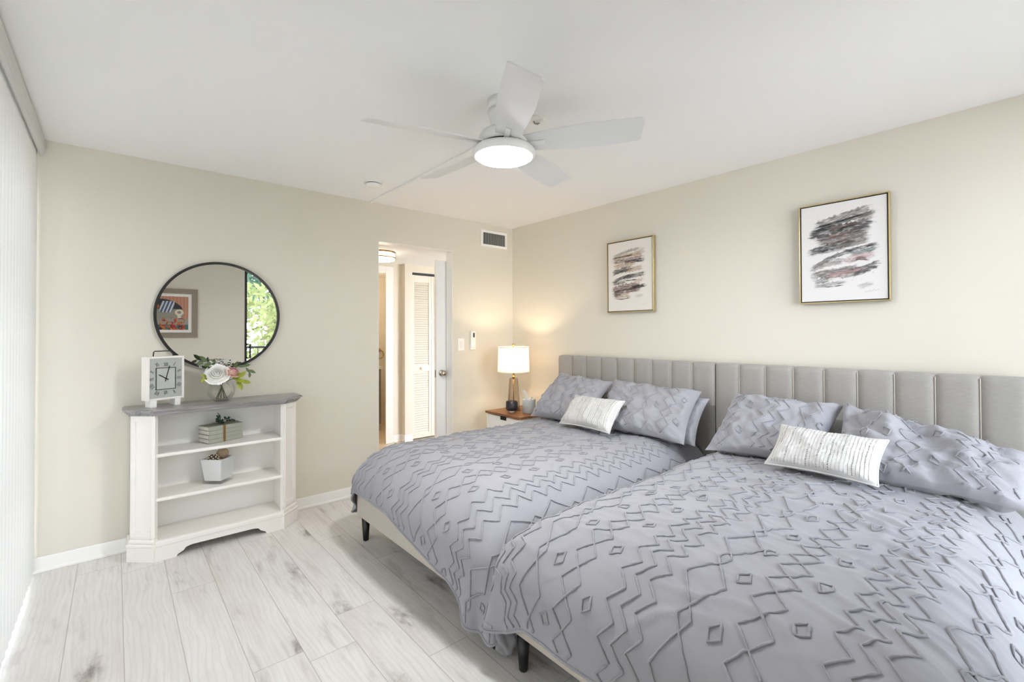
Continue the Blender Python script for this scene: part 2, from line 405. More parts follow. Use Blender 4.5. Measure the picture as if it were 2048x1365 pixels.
# window behind the blinds: frame + panes
b = MB()
y0, y1 = -3.74, -.14
fx0, fx1 = XL - .08, XL - .03
b.frame(y0, y1, 0, 2.24, .05, fx0, fx1)
for yy in (-2.56, -1.36): b.box((fx0, yy - .03, .05), (fx1, yy + .03, 2.19), .003)
for zz in (.70, 1.64): b.box((fx0, y0 + .05, zz - .03), (fx1, y1 - .05, zz + .03), .003)
w1 = struct('window_1', b, M['lead'], label='wide window glowing behind the vertical blind')
b = MB().box((XL - .058, y0 + .04, .04), (XL - .052, y1 - .04, 2.20)); build('window_pane', b, M['glass'], w1)

# rear sliding glass door, seen in the mirror
b = MB()
dy0, dy1 = YR - .08, YR - .03
b.frame(WL, WR, 0, 2.36, .036, dy0, dy1 + .02, axis='y')
b.box((-.93, dy0 + .005, .036), (-.88, dy1 - .005, 2.32), .003)
d1 = struct('door_1', b, M['black'], label='black framed sliding glass door reflected in the mirror')
b = MB().box((WL + .03, YR - .058, .03), (WR - .03, YR - .052, 2.33)); build('glass_pane', b, M['glass'], d1)
b = MB(); hx = WL + .012; hz0, hz1 = .955, 1.165
b.tube([(hx, YR - .02, hz0), (hx + .004, YR + .012, hz0), (hx + .062, YR + .016, hz0), (hx + .062, YR + .016, hz1), (hx + .004, YR + .012, hz1), (hx, YR - .02, hz1)], .013, 8)
build('door_handle', b, M['black'], d1)

# doorway into the hall, hall shell
HC = 2.18
b = MB().box((DX0 - .9, T, HC), (.75, 3.0, HC + .08)); struct('ceiling_hall', b, M['ceiling'], label='lower white ceiling of the hall')
b = MB().box((DX0 - .9, T - .045, -.1), (.75, 3.0, 0)); struct('floor_hall', b, M['tile'], label='beige tiled hall floor')
CY_ = 1.42; CXc = -.515
b = MB().box((CXc, CY_, 0), (-.415, CY_ + .1, HC)).box((-.415, CY_, 2.085), (.06, CY_ + .1, HC)).box((.06, CY_, 0), (.75, CY_ + .1, HC))
b.box((CXc, CY_ + .1, 0), (CXc + .1, 1.56, HC))
struct('wall_closet', b, M['hall_wall'], label='beige closet wall around the louvered door')
b = MB().box((CXc + .1, 1.50, 0), (.75, 1.56, HC)).box((.65, T, 0), (.75, CY_, HC)); struct('wall_closet_back', b, M['dark'], label='closet back walls painted dark for the unlit inside')  # closet walls coloured near-black: darkness of the interior painted in
b = MB().box((-.625, 1.50, 0), (CXc, 1.60, HC)).box((-1.50, 1.50, 2.085), (-.625, 1.60, HC)).box((DX0 - .9, 1.5, 0), (-1.50, 1.6, HC)).box((DX0 - .9, T, 0), (DX0 - .8, 1.5, HC))
struct('wall_hall', b, M['hall_wall'], label='cream hall wall around the bathroom doorway')
struct('wall_bathroom', MB().box((-1.5, 2.865, 0), (.3, 2.94, HC)), M['hall_wall'], label='warm lit bathroom wall behind the vanity')
struct('wall_bathroom_right', MB().box((.2, 1.6, 0), (.3, 2.86, HC)), M['hall_wall'], label='right side wall of the bathroom')
struct('wall_bathroom_left', MB().box((-1.6, 1.6, 0), (-1.5, 2.86, HC)), M['hall_wall'], label='left side wall of the bathroom')
b = MB()
b.box((-.735, 1.482, 0), (-.635, 1.5, 2.14), .004).box((-1.55, 1.482, 2.06), (-.735, 1.5, 2.14), .004).box((-.655, 1.5, 0), (-.625, 1.6, 2.085), .003)
struct('trim_1', b, M['trim'], label='white casing around the bathroom doorway')
b = MB().box((DX1 - .004, .0015, 0), (DX1, T, DZ), 0).box((DX0, .0015, 0), (DX0 + .004, T, DZ), 0).box((DX0 + .004, .0015, DZ - .004), (DX1 - .004, T, DZ), 0)  # thin boards added over the returns, hall light put into their white
struct('lit_returns', b, M['trim'], label='added white lining that paints hall light on the doorway returns')
baseboard('baseboard_hall', [((CXc - .014, CY_, 0), (CXc, 1.5, .085), 'x-'), ((CXc - .014, CY_ - .014, 0), (-.415, CY_, .085), 'y-'), ((-.635, 1.486, 0), (CXc - .014, 1.5, .085), 'y-')], label='white baseboard at the closet corner')

# white flush door, mostly slid behind the wall
dr = build('door_2', MB().box((-.866, .118, .012), (-.10, .153, 2.036), .002), M['white'], kind='structure', label='white flush door standing half hidden behind the doorway jamb')
kb = MB(); KM = Matrix.Translation((-.808, .118, .944)) @ Matrix.Rotation(PI / 2, 4, 'X')
kb.lathe([(0, -.001), (.032, -.001), (.032, .006), (.027, .010), (.012, .012), (.012, .030), (.022, .036), (.028, .046), (.027, .058), (.018, .064), (0, .065)], (0, 0, 0), 24, 0, KM)
build('door_knob', kb, M['chrome'], dr, label='satin nickel round knob')
build('latch_plate', MB().box((-.8675, .126, .905), (-.8655, .146, .975), .0005), M['grey_metal'], dr)

# louvered bifold door
b = MB(); lx0, lx1, ly0, ly1 = -.412, .058, CY_ + .015, CY_ + .045
def leaf(x0, x1):
    st = .032
    b.box((x0, ly0, .015), (x0 + st, ly1, 2.055), .002); b.box((x1 - st, ly0, .015), (x1, ly1, 2.055), .002)
    for z0_, z1_ in ((.015, .07), (.845, .925), (1.965, 2.055)): b.box((x0 + st, ly0, z0_), (x1 - st, ly1, z1_), .002)
    for za, zb_ in ((.07, .845), (.925, 1.965)):
        n = round((zb_ - za) / .029)
        for i in range(n):
            z = za + (i + .5) * (zb_ - za) / n
            Mt = Matrix.Translation((0, (ly0 + ly1) / 2, z)) @ Matrix.Rotation(math.radians(-32), 4, 'X')
            b.box((x0 + st - .003, -.0032, -.0185), (x1 - st + .003, .0032, .0185), .0015, 0, Mt, 1)
leaf(lx0, -.140); leaf(-.137, lx1)
M['louver'] = plain('louver_paint', rgb(228, 220, 206), .45, .012, 6)
d3 = build('door_3', b, M['louver'], kind='structure', label='white louvered closet door in the hall')
kb = MB(); KM = Matrix.Translation((-.284, ly0, .885)) @ Matrix.Rotation(PI / 2, 4, 'X')
kb.lathe([(0, 0), (.012, 0), (.010, .012), (.017, .018), (.019, .026), (.013, .032), (0, .033)], (0, 0, 0), 20, 0, KM)
build('door_knob', kb, M['louver'], d3)
build('gap_shade', MB().box((lx0, ly0 - .002, 2.062), (lx1, ly1, 2.084)), M['black'], d3, label='black strip painting the shade above the louvered door')  # black strip stands in for the shaded gap over the door

# ------------------------------------------------------------------ balcony and trees outside
b = MB().box((-4.2, -5.75, -.16), (1.2, YR - .1, -.02)); struct('floor_balcony', b, M['balcony'], label='concrete balcony floor beyond the sliding door')
b = MB().box((-40, -60, -4.1), (40, 40, -4.0)); struct('ground', b, M['bounce_ground'], label='ground below the balcony, made pale to bounce sunlight indoors')
rl = thing('balcony_railing', (-1.5, -5.66, -.02), 'black metal balcony railing reflected at the mirror edge', 'railing')
b = MB().box((-4.1, -5.70, 1.06), (1.1, -5.64, 1.10), .006).box((-4.1, -5.685, .06), (1.1, -5.655, .09), .004); build('top_rail', b, M['black'], rl)
for i in range(44):
    x = -4.05 + i * .117
    build('baluster', MB().box((x - .008, -5.678, -.02 if i % 11 == 0 else .09), (x + .008, -5.662, 1.06)), M['black'], rl)
def tree(x, y, zc, r, hgt, mat, label, seed, n=2600):
    rr = random.Random(seed); t = thing('leafy_tree', (x, y, -4.0), label, 'tree', 'trees beyond the balcony')
    b = MB(); top = Vector((x, y, zc + r * .3))
    b.tube([(x, y, -4), (x + .1, y, -1.5), top], [.22, .16, .06], 8)
    for k in range(7):
        a = rr.random() * 6.28; e = Vector((x + math.cos(a) * r * .7, y + math.sin(a) * r * .7, zc + rr.uniform(-.2, .7) * r))
        b.tube([Vector((x, y, zc - r * .7 + k * .15)), (Vector((x, y, zc)) + e) / 2, e], [.08, .05, .02], 6)
    build('trunk', b, M['bark'], t)
    b = MB()
    cl = [(Vector((rr.uniform(-1, 1), rr.uniform(-1, 1), rr.uniform(-1, 1))), rr.uniform(.3, .55)) for _ in range(26)]
    for i in range(n):
        c, q = cl[i % len(cl)]
        d = Vector((rr.gauss(0, 1), rr.gauss(0, 1), rr.gauss(0, 1))).normalized() * q * rr.random() ** .4
        p = Vector((x, y, zc)) + Vector(((c.x * .75 + d.x) * r, (c.y * .75 + d.y) * r, (c.z * .7 + d.z) * hgt))
        u = Vector((rr.gauss(0, 1), rr.gauss(0, 1), rr.gauss(0, 1))).normalized(); v = u.orthogonal().normalized(); s_ = rr.uniform(.07, .17)
        b.add([p - u * s_, p + v * s_ * .45, p + u * s_, p - v * s_ * .45], [(0, 1, 2, 3)])
    build('foliage', b, mat, t)
tree(0.6, -10.2, 0.9, 1.9, 1.9, M['foliage_yellow'], 'yellow green leafy tree reflected in the right of the mirror', 3, 6500)
tree(1.6, -15.5, 4.2, 2.6, 2.2, M['foliage_dark'], 'dark green tree behind the yellow one in the mirror', 5, 5000)

# ------------------------------------------------------------------ vertical blind
vb = thing('vertical_blind', (-3.545, -2.0, 2.34), 'white vertical blind drawn across the left window', 'blind')
b = MB(); b.box((-3.60, -4.2, 2.395), (-3.535, -.012, 2.44), .004); build('headrail', b, M['white'], vb)
b = MB()
def val(u, v):  # curved valance face
    pr = [(-3.522, 2.438), (-3.508, 2.436), (-3.503, 2.42), (-3.505, 2.375), (-3.512, 2.352), (-3.524, 2.347), (-3.530, 2.352), (-3.522, 2.36), (-3.516, 2.38), (-3.516, 2.42), (-3.522, 2.438)]
    i = min(int(u * 10 + 1e-6), 10); return Vector((pr[i][0], -4.2 + v * 4.197, pr[i][1]))
b.grid(val, 10, 2, smooth=False); n0 = len(b.v)
b.add([val(i / 10, 1) for i in range(10)], [tuple(range(10))])
build('valance', b, M['grey_valance'] if 'grey_valance' in M else M['lead'], vb)
vane_mesh = None
nv = 51
for i in range(nv):
    y = -.052 - i * .081
    if vane_mesh is None:
        b = MB(); an = math.radians(15); ca, sa = math.cos(an), math.sin(an)
        def vf(u, v):
            a = (u - .5) * .089; bow = .006 * (1 - (2 * u - 1) ** 2)
            return Vector((-3.548 + a * sa + bow * ca, y + a * ca - bow * sa, .012 + v * 2.375))
        b.grid(vf, 6, 1)
        vane_mesh = build('vane', b, M['vane'], vb); first = vane_mesh; y_first = y
    else:
        o = first.copy(); COL.objects.link(o); o.parent = vb; o.location = (0, y - y_first, 0)
        o.rotation_euler = (0, 0, 0)

# ------------------------------------------------------------------ ceiling things
FX, FY = -1.803, -2.025
fan = thing('ceiling_fan', (FX, FY, H), 'white five blade ceiling fan with lit round light', 'ceiling fan')
b = MB().lathe([(0, H), (.078, H), (.078, H - .038), (.074, H - .046), (.066, H - .048), (.066, H - .052), (.076, H - .055), (.075, H - .075), (.066, H - .105), (.056, H - .128), (.052, H - .15), (0, H - .15)], (FX, FY, 0), 40)
build('canopy', b, M['fanwhite'], fan)
b = MB().lathe([(0, 2.31), (.030, 2.31), (.033, 2.30), (.075, 2.296), (.105, 2.285), (.118, 2.265), (.120, 2.235), (.118, 2.228), (0, 2.228)], (FX, FY, 0), 48); build('motor_housing', b, M['fanwhite'], fan)
b = MB().lathe([(0, 2.228), (.108, 2.228), (.108, 2.212), (0, 2.212)], (FX, FY, 0), 40); build('gap_shade_ring', b, M['black'], fan, label='black ring painting the shade of the gap')  # black ring painted as the shaded gap between housing and light
lk = build('light_rim', MB().lathe([(.0, 2.213), (.125, 2.213), (.142, 2.208), (.149, 2.196), (.149, 2.180), (.144, 2.172), (.134, 2.169), (.131, 2.172), (.0, 2.174)], (FX, FY, 0), 64), M['fanwhite'], fan)
build('light_diffuser', MB().lathe([(.132, 2.1725), (.128, 2.166), (.07, 2.161), (0, 2.159)], (FX, FY, 0), 64), M['led'], lk, label='glowing white diffuser')
for k in range(5):
    a = math.radians(18 + 72 * k + (-3 if k == 4 else 0) + (3 if k in (1, 2, 3) else 0))
    b = MB(); n = 26; tip = .648; r0 = .105
    def wid(t):
        w_ = .052 + .026 * math.sin(min(1, t * 1.5) * PI / 2) - .009 * max(0, t - .6) / .4
        return w_
    top = []; bot = []
    for i in range(n + 1):
        t = i / n; r = r0 + (tip - r0) * t; w_ = wid(t)
        bot.append((r, -w_)); top.append((r - .022 * t ** 6, w_))
    bot[-1] = (tip - .008, -wid(1)); bot.append((tip - .001, -wid(1) + .008)); top[-1] = (tip - .032, wid(1)); top.append((tip - .021, wid(1) - .008))
    outl = top + bot[::-1]
    Mt = Matrix.Translation((FX, FY, 2.228)) @ Matrix.Rotation(a, 4, 'Z') @ Matrix.Rotation(math.radians(-17), 4, 'X')
    b.prism(outl, -.003, .003, 0, Mt)
    bl = build('blade', b, M['blade'], fan)
    b = MB().box((.085, -.012, -.012), (.20, .012, -.003), .003, 0, Mt); build('blade_iron', b, M['fanwhite'], bl)

sd = thing('smoke_detector', (-1.776, -.50, H), 'round white smoke detector on the ceiling by the wall', 'smoke detector')
build('base', MB().lathe([(0, H), (.066, H), (.066, H - .012), (0, H - .012)], (-1.776, -.50, 0), 40), M['white'], sd)
build('sensor_ring', MB().lathe([(0, H - .012), (.050, H - .012), (.050, H - .018), (0, H - .018)], (-1.776, -.50, 0), 40), M['dark'], sd, label='dark vent ring')
build('cover', MB().lathe([(0, H - .017), (.053, H - .017), (.053, H - .028), (.040, H - .036), (0, H - .038)], (-1.776, -.50, 0), 40), M['white'], sd)
rw = thing('cable_raceway', (-1.578, -.75, H), 'thin white cable raceway running along the ceiling to the wall', 'cable cover')
build('channel', MB().box((-1.588, -1.27, H - .013), (-1.566, -.001, H), .003), M['white'], rw)
build('channel', MB().box((-1.591, -1.92, H - .015), (-1.563, -1.27, H), .003), M['white'], rw)
build('clip', MB().box((-1.594, -1.30, H - .019), (-1.560, -1.27, H), .003), M['white'], rw)
hk = thing('ceiling_bracket', (-1.561, -2.00, H), 'small white bracket with hook on the ceiling behind the fan', 'bracket')
build('plate', MB().lathe([(0, H), (.036, H), (.036, H - .010), (.028, H - .016), (0, H - .016)], (-1.575, -1.99, 0), 24), M['cream_white'], hk)
build('hook', MB().tube([(-1.575, -1.99, H - .012), (-1.57, -1.995, H - .028), (-1.56, -2.005, H - .032), (-1.55, -2.012, H - .022)], .004, 8), M['grey_metal'], hk)
build('arm', MB().box((-1.563, -2.05, H - .026), (-1.545, -2.0, H - .012), .002), M['white'], hk)

# ------------------------------------------------------------------ wall things on the far wall
vt = thing('air_vent', (-.2555, 0, 2.29), 'white air supply vent high on the wall near the corner', 'vent')
b = MB(); b.frame(-.425, -.085, 2.205, 2.375, .026, -.012, -.0005, axis='y'); build('vent_frame', b, M['trim'], vt)
build('backing', MB().box((-.399, -.003, 2.231), (-.111, -.0006, 2.349)), M['dark'], vt, label='dark plate painting the shade behind the slats')  # near-black plate paints the shade seen between the slats
b = MB()
for i in range(18):
    x = -.391 + i * .0161
    b.box((x - .0010, -.011, 2.231), (x + .0022, -.003, 2.349), 0, 0, rotz(math.radians(0), (x, -.007, 0)))
build('slats', b, M['dial'], vt)
sw = thing('light_switch', (-.662, 0, 1.22), 'white rocker light switch beside the doorway', 'light switch')
build('switch_plate', MB().box((-.698, -.006, 1.160), (-.627, -.0005, 1.278), .003), M['white'], sw)
build('rocker', MB().box((-.679, -.010, 1.186), (-.646, -.005, 1.252), .002), M['cream_white'], sw)
rc = thing('fan_remote', (-.528, 0, 1.25), 'white remote control in a wall cradle above the light switch', 'remote control')
build('cradle', MB().box((-.560, -.016, 1.166), (-.495, -.0005, 1.225), .004), M['white'], rc)
build('remote_body', MB().box((-.556, -.024, 1.185), (-.499, -.004, 1.348), .006), M['white'], rc)
build('screen', MB().box((-.536, -.026, 1.288), (-.516, -.0235, 1.332), .001), M['lcd'], rc, label='dark small display')

# round mirror
mc = Vector((-2.652, 0, 1.456)); mr = .3665
mi_ = thing('round_mirror', (mc.x, -.004, mc.z), 'round wall mirror with thin black metal frame', 'mirror')
MM = Matrix.Translation(mc) @ Matrix.Rotation(PI / 2, 4, 'X')
build('mirror_glass', MB().lathe([(0, .018), (mr - .008, .018)], (0, 0, 0), 96, 0, MM, False), M['mirror'], mi_, label='reflective mirror disc')
build('frame', MB().lathe([(mr - .016, .002), (mr - .016, .027), (mr, .027), (mr, .002), (mr - .016, .002)], (0, 0, 0), 128, 0, MM, False), M['black'], mi_)

# ------------------------------------------------------------------ painting helper
def paint_board(fn, P0, U, V, nu, nv_, thick_dir):
    """grid of colours; fn(u,v) -> linear rgb"""
    b = MB(); P0 = Vector(P0); U = Vector(U); V = Vector(V)
    b.grid(lambda u, v: P0 + U * u + V * v, nu, nv_, 0, None, False)
    cols = [fn(i / nu, j / nv_) for j in range(nv_ + 1) for i in range(nu + 1)]
    return b, cols
def paint_build(b, cols, mat, parent):
    o = build('art_print', b, mat, parent); me = o.data
    ca = me.color_attributes.new('Col', 'FLOAT_COLOR', 'POINT')
    flat = []
    for c in cols: flat += [c[0], c[1], c[2], 1]
    ca.data.foreach_set('color', flat); return o
def sstep(a, b_, x):
    t = max(0, min(1, (x - a) / (b_ - a))); return t * t * (3 - 2 * t)
def strokes_art(strokes, seed, paper, dots):
    rr = random.Random(seed)
    dl = [(rr.uniform(*d[0]), rr.uniform(*d[1]), rr.uniform(.002, .006), d[2]) for d in dots for _ in range(d[3])]
    def fn(u, v):
        c = list(paper)
        for k, (u0, u1, v0, v1, h, col, dens, slope_p) in enumerate(strokes):
            if u < u0 - .08 or u > u1 + .08: continue
            t = (u - u0) / (u1 - u0)
            vc = v0 + (v1 - v0) * t + slope_p * math.sin(t * PI)
            dv = (v - vc) / (h * 1.2)
            if abs(dv) > 1.5: continue
            nz = noise.noise((u * 7 + k * 3.1, v * 60 + k, seed)); nz2 = noise.noise((u * 30 + k, v * 30, seed + 4)); nz3 = noise.noise((u * 14, (v - (v1 - v0) * t) * 120, k + seed))
            e = (1 - sstep(.62, 1.08, abs(dv) + .35 * nz2 + .12 * nz)) * sstep(-.05, .04, u - u0 + .05 * nz + .02 * nz2) * sstep(-.05, .04, u1 - u + .06 * nz + .03 * nz2)
            a = e * dens * (1.0 + .75 * nz3 + .35 * nz)
            a = max(0, min(.96, a))
            edge = e * (1 - e) * 1.2
            for i in range(3): c[i] = c[i] * (1 - a) + col[i] * a * (1 - .4 * edge)
        for du, dv_, r_, col in dl:
            d = math.hypot((u - du), (v - dv_) * 1.33)
            if d < r_: 
                for i in range(3): c[i] = c[i] * .25 + col[i] * .75
        return c
    return fn
K = rgb(22, 20, 21); G1 = rgb(72, 68, 67); G2 = rgb(112, 104, 101); G3 = rgb(160, 153, 149); MV = rgb(108, 84, 82); RU = rgb(116, 74, 60); TN = rgb(168, 142, 118); PK = rgb(176, 140, 142); TE = rgb(108, 122, 120)
# picture 2 (right): u to the right as seen, v upwards
art_big = strokes_art([
    (.20, .80, .80, .89, .030, G2, .75, .01), (.22, .84, .765, .845, .022, G1, .8, .0), (.20, .74, .775, .84, .008, K, 1.0, -.004), (.70, .86, .80, .83, .035, G2, .6, 0),
    (.13, .82, .70, .745, .042, G1, .9, .012), (.18, .40, .735, .765, .016, K, .75, 0), (.46, .68, .71, .76, .014, K, 1.0, .012), (.20, .78, .655, .70, .030, G1, .85, -.01), (.35, .62, .655, .69, .008, RU, .8, -.008), (.40, .70, .745, .76, .008, MV, .8, 0),
    (.22, .76, .60, .64, .026, G2, .85, .008), (.34, .58, .592, .618, .009, RU, .7, -.01), (.55, .78, .585, .62, .030, G2, .75, .01),
    (.12, .62, .52, .575, .034, G1, .85, .012), (.22, .50, .505, .53, .020, K, .5, 0), (.48, .78, .545, .575, .022, G2, .7, .0),
    (.16, .60, .36, .49, .020, G1, .75, .02), (.55, .86, .50, .535, .016, K, .75, -.006), (.60, .88, .465, .50, .022, TE, .85, -.01),
    (.14, .50, .345, .40, .030, G2, .6, .01), (.55, .84, .40, .435, .030, PK, .6, .01), (.62, .76, .395, .40, .020, MV, .8, .01),
    (.15, .66, .27, .315, .034, G2, .85, .0), (.60, .88, .275, .335, .036, G1, .9, -.01), (.32, .60, .245, .275, .014, RU, .55, -.01), (.34, .72, .265, .30, .012, PK, .7, .0),
    (.18, .34, .20, .225, .030, G1, .6, 0), (.50, .70, .235, .255, .014, G2, .6, 0), (.19, .50, .155, .185, .016, G2, .6, .0), (.30, .50, .145, .155, .005, K, .8, -.003), (.70, .82, .13, .15, .022, G3, .5, 0),
], 11, rgb(224, 222, 221), [((.2, .85), (.19, .26), G1, 26), ((.25, .6), (.38, .44), G1, 14), ((.2, .75), (.84, .92), G2, 12), ((.75, .86), (.40, .47), G1, 6)])
art_small = strokes_art([
    (.15, .70, .80, .87, .020, G2, .6, .01), (.13, .75, .755, .80, .026, TN, .75, .01), (.14, .60, .775, .79, .008, K, .8, 0), (.65, .82, .80, .83, .040, TN, .45, 0), (.15, .78, .715, .74, .028, MV, .7, 0), (.42, .80, .69, .70, .022, K, .9, .006),
    (.17, .60, .65, .67, .030, TN, .7, 0), (.12, .55, .56, .60, .034, G1, .8, .01), (.45, .78, .575, .60, .032, TN, .6, .0), (.20, .45, .555, .58, .018, K, .55, 0),
    (.14, .58, .43, .50, .022, K, .85, .015), (.40, .82, .475, .51, .028, G1, .7, .0), (.14, .40, .395, .42, .022, K, .6, .0), (.40, .68, .43, .435, .006, K, .95, 0), (.58, .78, .40, .43, .022, TN, .5, 0),
    (.12, .72, .31, .34, .042, MV, .8, .02), (.55, .84, .325, .345, .022, K, .9, .0), (.14, .70, .265, .295, .026, MV, .85, .0), (.15, .60, .275, .31, .008, K, .7, .01), (.16, .48, .21, .225, .028, TN, .7, 0), (.15, .30, .225, .235, .018, K, .6, 0), (.22, .50, .175, .185, .007, G1, .8, -.01), (.65, .78, .20, .21, .02, G3, .4, 0)
], 23, rgb(222, 217, 209), [((.2, .6), (.70, .74), K, 14), ((.15, .45), (.39, .43), K, 12), ((.6, .8), (.76, .80), G1, 10), ((.45, .75), (.29, .31), G1, 8)])
def picture(y_left, y_right, z0, z1, fn, label, sig_seed):
    t = thing('framed_picture', (0, (y_left + y_right) / 2, z0), label, 'picture', 'abstract brush stroke pictures over the beds')
    lo, hi = y_right, y_left
    b = MB(); b.frame(lo, hi, z0, z1, .007, -.040, -.004); build('frame', b, M['gold'], t, label='slim champagne gold frame')
    b = MB(); b.box((-.030, lo + .006, z0 + .006), (-.006, hi - .006, z1 - .006)); build('backing', b, M['dark'], t, label='dark backing painting the shadow gap')  # shadow between frame and canvas put into the backing colour
    g = .0125
    bb, cols = paint_board(fn, (-.0345, hi - g, z0 + g), (0, -(hi - lo - 2 * g), 0), (0, 0, z1 - z0 - 2 * g), 190, 250, -1)
    o = paint_build(bb, cols, M['paint'], t)
    sd_ = MB(); sd_.box((-.0343, lo + g, z0 + g), (-.0305, hi - g, z1 - g)); build('canvas_edge', sd_, M['paper'], t)
    rr = random.Random(sig_seed); pts = []; yy = hi - .74 * (hi - lo)
    for i in range(26):
        pts.append((-.0352, yy - i * .0026, z0 + .052 + .0005 * i + rr.uniform(-.0022, .0022) + (.007 if i in (0, 9, 16) else 0)))
    build('signature', MB().tube(pts, .00035, 5), M['grey_ink'], t)
picture(-1.270, -1.716, 1.498, 2.093, art_small, 'framed brown abstract brush stroke picture nearer the lamp', 1)
picture(-2.722, -3.158, 1.503, 2.096, art_big, 'framed grey abstract brush stroke picture over the nearer bed', 2)

# reflected picture on the rear wall
pr_ = thing('framed_print', (-2.73, YR, 1.27), 'colourful framed sofa print reflected in the mirror', 'picture')
b = MB(); b.frame(-3.05, -2.30, 1.275, 1.965, .07, YR + .001, YR + .03, axis='y'); build('frame', b, M['taupe'], pr_)
build('mat_board', MB().box((-2.985, YR + .002, 1.34), (-2.365, YR + .016, 1.90)), M['paper'], pr_)
def art_sofa(u, v):  # u from the right edge as reflected
    c = rgb(190, 140, 116) if (int(u * 26) % 2) else rgb(178, 126, 104)
    d = ((u - .62) / .52) ** 2 + ((v - .50) / .42) ** 2
    if d < 1 and v > .34: c = rgb(52, 50, 54) if v > .62 else rgb(140, 138, 126)
    if .30 < u < .62 and .52 < v < .86 and abs((u - .46) + (v - .69) * .35) < .15: c = rgb(58, 74, 110) if int((u + v * .3) * 26) % 2 else rgb(196, 200, 206)
    if ((u - .76) / .13) ** 2 + ((v - .70) / .10) ** 2 < 1: c = rgb(204, 110, 50)
    if (abs(math.hypot(u - .20, v - .52) - .07) < .025) or (.16 < u < .24 and .24 < v < .46): c = rgb(214, 204, 184)
    if v < .34: c = rgb(150, 146, 136)
    if v < .16: c = [rgb(60, 110, 104), rgb(160, 48, 48), rgb(40, 44, 60)][int(u * 14) % 3]
    if noise.noise((u * 16, v * 16, 2)) > .05 and .08 < u < .62 and v < .36: c = [rgb(180, 40, 40), rgb(220, 150, 50), rgb(70, 50, 90), rgb(50, 84, 60)][int(abs(noise.noise((u * 40, v * 40, 7))) * 9) % 4]
    return c
bb, cols = paint_board(art_sofa, (-2.41, YR + .0165, 1.385), (-.53, 0, 0), (0, 0, .47), 90, 80, 1)
paint_build(bb, cols, M['paint'], pr_)

# ------------------------------------------------------------------ bookcase
bk = thing('bookcase', (-2.675, -.02, 0), 'white console bookcase with grey wood top under the mirror', 'bookcase')
cw = M['cream_white']
# plan outline
A = [(-3.02, -.285), (-2.325, -.285), (-2.217, -.185), (-2.217, -.02), (-3.128, -.02), (-3.128, -.185)]
def offs(d):  # rough outward offset of the plan
    return [(-3.02 - d * .4, -.285 - d), (-2.325 + d * .4, -.285 - d), (-2.217 + d, -.185 - d * .4), (-2.217 + d, -.018), (-3.128 - d, -.018), (-3.128 - d, -.185 - d * .4)]
b = MB(); b.prism(offs(.030), .872, .890).prism(offs(.040), .879, .886); b.prism(offs(.022), .862, .873).prism(offs(.012), .852, .863)
# small stepped front return of the top at both posts
build('top', b, [M['greytop']], bk, label='weathered grey wooden top')
def face_slab(p, q, z0, z1, th, name, mat, out=0, parent=bk):
    pass
def side(sgn, name):
    # canted post with recessed panel and base block
    cx = -2.6725
    if sgn < 0: p, q = Vector((-3.128, -.185)), Vector((-3.02, -.285))
    else: p, q = Vector((-2.325, -.285)), Vector((-2.217, -.185))
    d = (q - p); L = d.length; d.normalize(); nrm = Vector((d.y, -d.x))
    Mt = Matrix(((d.x, nrm.x, 0, p.x), (d.y, nrm.y, 0, p.y), (0, 0, 1, 0), (0, 0, 0, 1)))   # local: x along face, y outward
    b = MB()
    b.box((0, -.02, .0), (L, -.006, .855), 0, 0, Mt)
    st = .026
    b.box((0, -.012, .14), (st, .002, .852), .002, 0, Mt).box((L - st, -.012, .14), (L, .002, .852), .002, 0, Mt)
    b.box((st, -.012, .14), (L - st, .002, .175), .002, 0, Mt).box((st, -.012, .815), (L - st, .002, .852), .002, 0, Mt)
    b.box((st + .007, -.016, .182), (L - st - .007, -.0065, .808), .003, 0, Mt)
    # straight side back to the wall
    xs = -3.128 if sgn < 0 else -2.217
    b.box((min(xs, xs - sgn * .018), -.185, 0), (max(xs, xs - sgn * .018), -.02, .855))
    # inner side panel
    xi = -3.02 if sgn < 0 else -2.325
    b.box((min(xi, xi + sgn * .016), -.28, .09), (max(xi, xi + sgn * .016), -.02, .852))
    post = build('side_post', b, cw, bk)
    b = MB(); b.box((-.012, -.02, 0), (L + .006, .014, .085), .003, 0, Mt).box((-.014, -.02, .085), (L + .008, .018, .105), .006, 0, Mt).box((-.006, -.02, .105), (L + .004, .010, .128), .006, 0, Mt)
    xo = xs + sgn * .012
    b.box((min(xo, xs - sgn * .018), -.185, 0), (max(xo, xs - sgn * .018), -.02, .105), .003)
    build('plinth', b, cw, post)
side(-1, 'l'); side(1, 'r')
build('back_panel', MB().box((-3.02, -.030, .09), (-2.325, -.020, .86)), M['white'], bk)
for z in (.605, .345):
    b = MB(); b.box((-3.02, -.272, z), (-2.325, -.03, z + .018), .002).box((-3.02, -.280, z - .002), (-2.325, -.268, z + .019), .006); build('shelf', b, cw, bk)
b = MB(); b.box((-3.02, -.285, .100), (-2.325, -.03, .118), .003).box((-3.02, -.296, .082), (-2.325, -.27, .116), .008); build('bottom_shelf', b, cw, bk)
# apron with cut-out
ap = []; xa, xb = -3.022, -2.323; cm = (xa + xb) / 2
def cut(t):  # bracket foot profile (x from the end, z)
    return [(.105, 0), (.112, .014), (.128, .022), (.142, .030), (.152, .044), (.170, .050), (.185, .052)]
pr = cut(0)
ap = [(xa, .09), (xa, 0)] + [(xa + x, z) for x, z in pr] + [(xb - x, z) for x, z in reversed(pr)] + [(xb, 0), (xb, .09)]
Mt = Matrix(((1, 0, 0, 0), (0, 0, 1, 0), (0, 1, 0, 0), (0, 0, 0, 1)))
b = MB(); b.prism(ap, -.292, -.274, 0, Mt); build('apron', b, cw, bk)

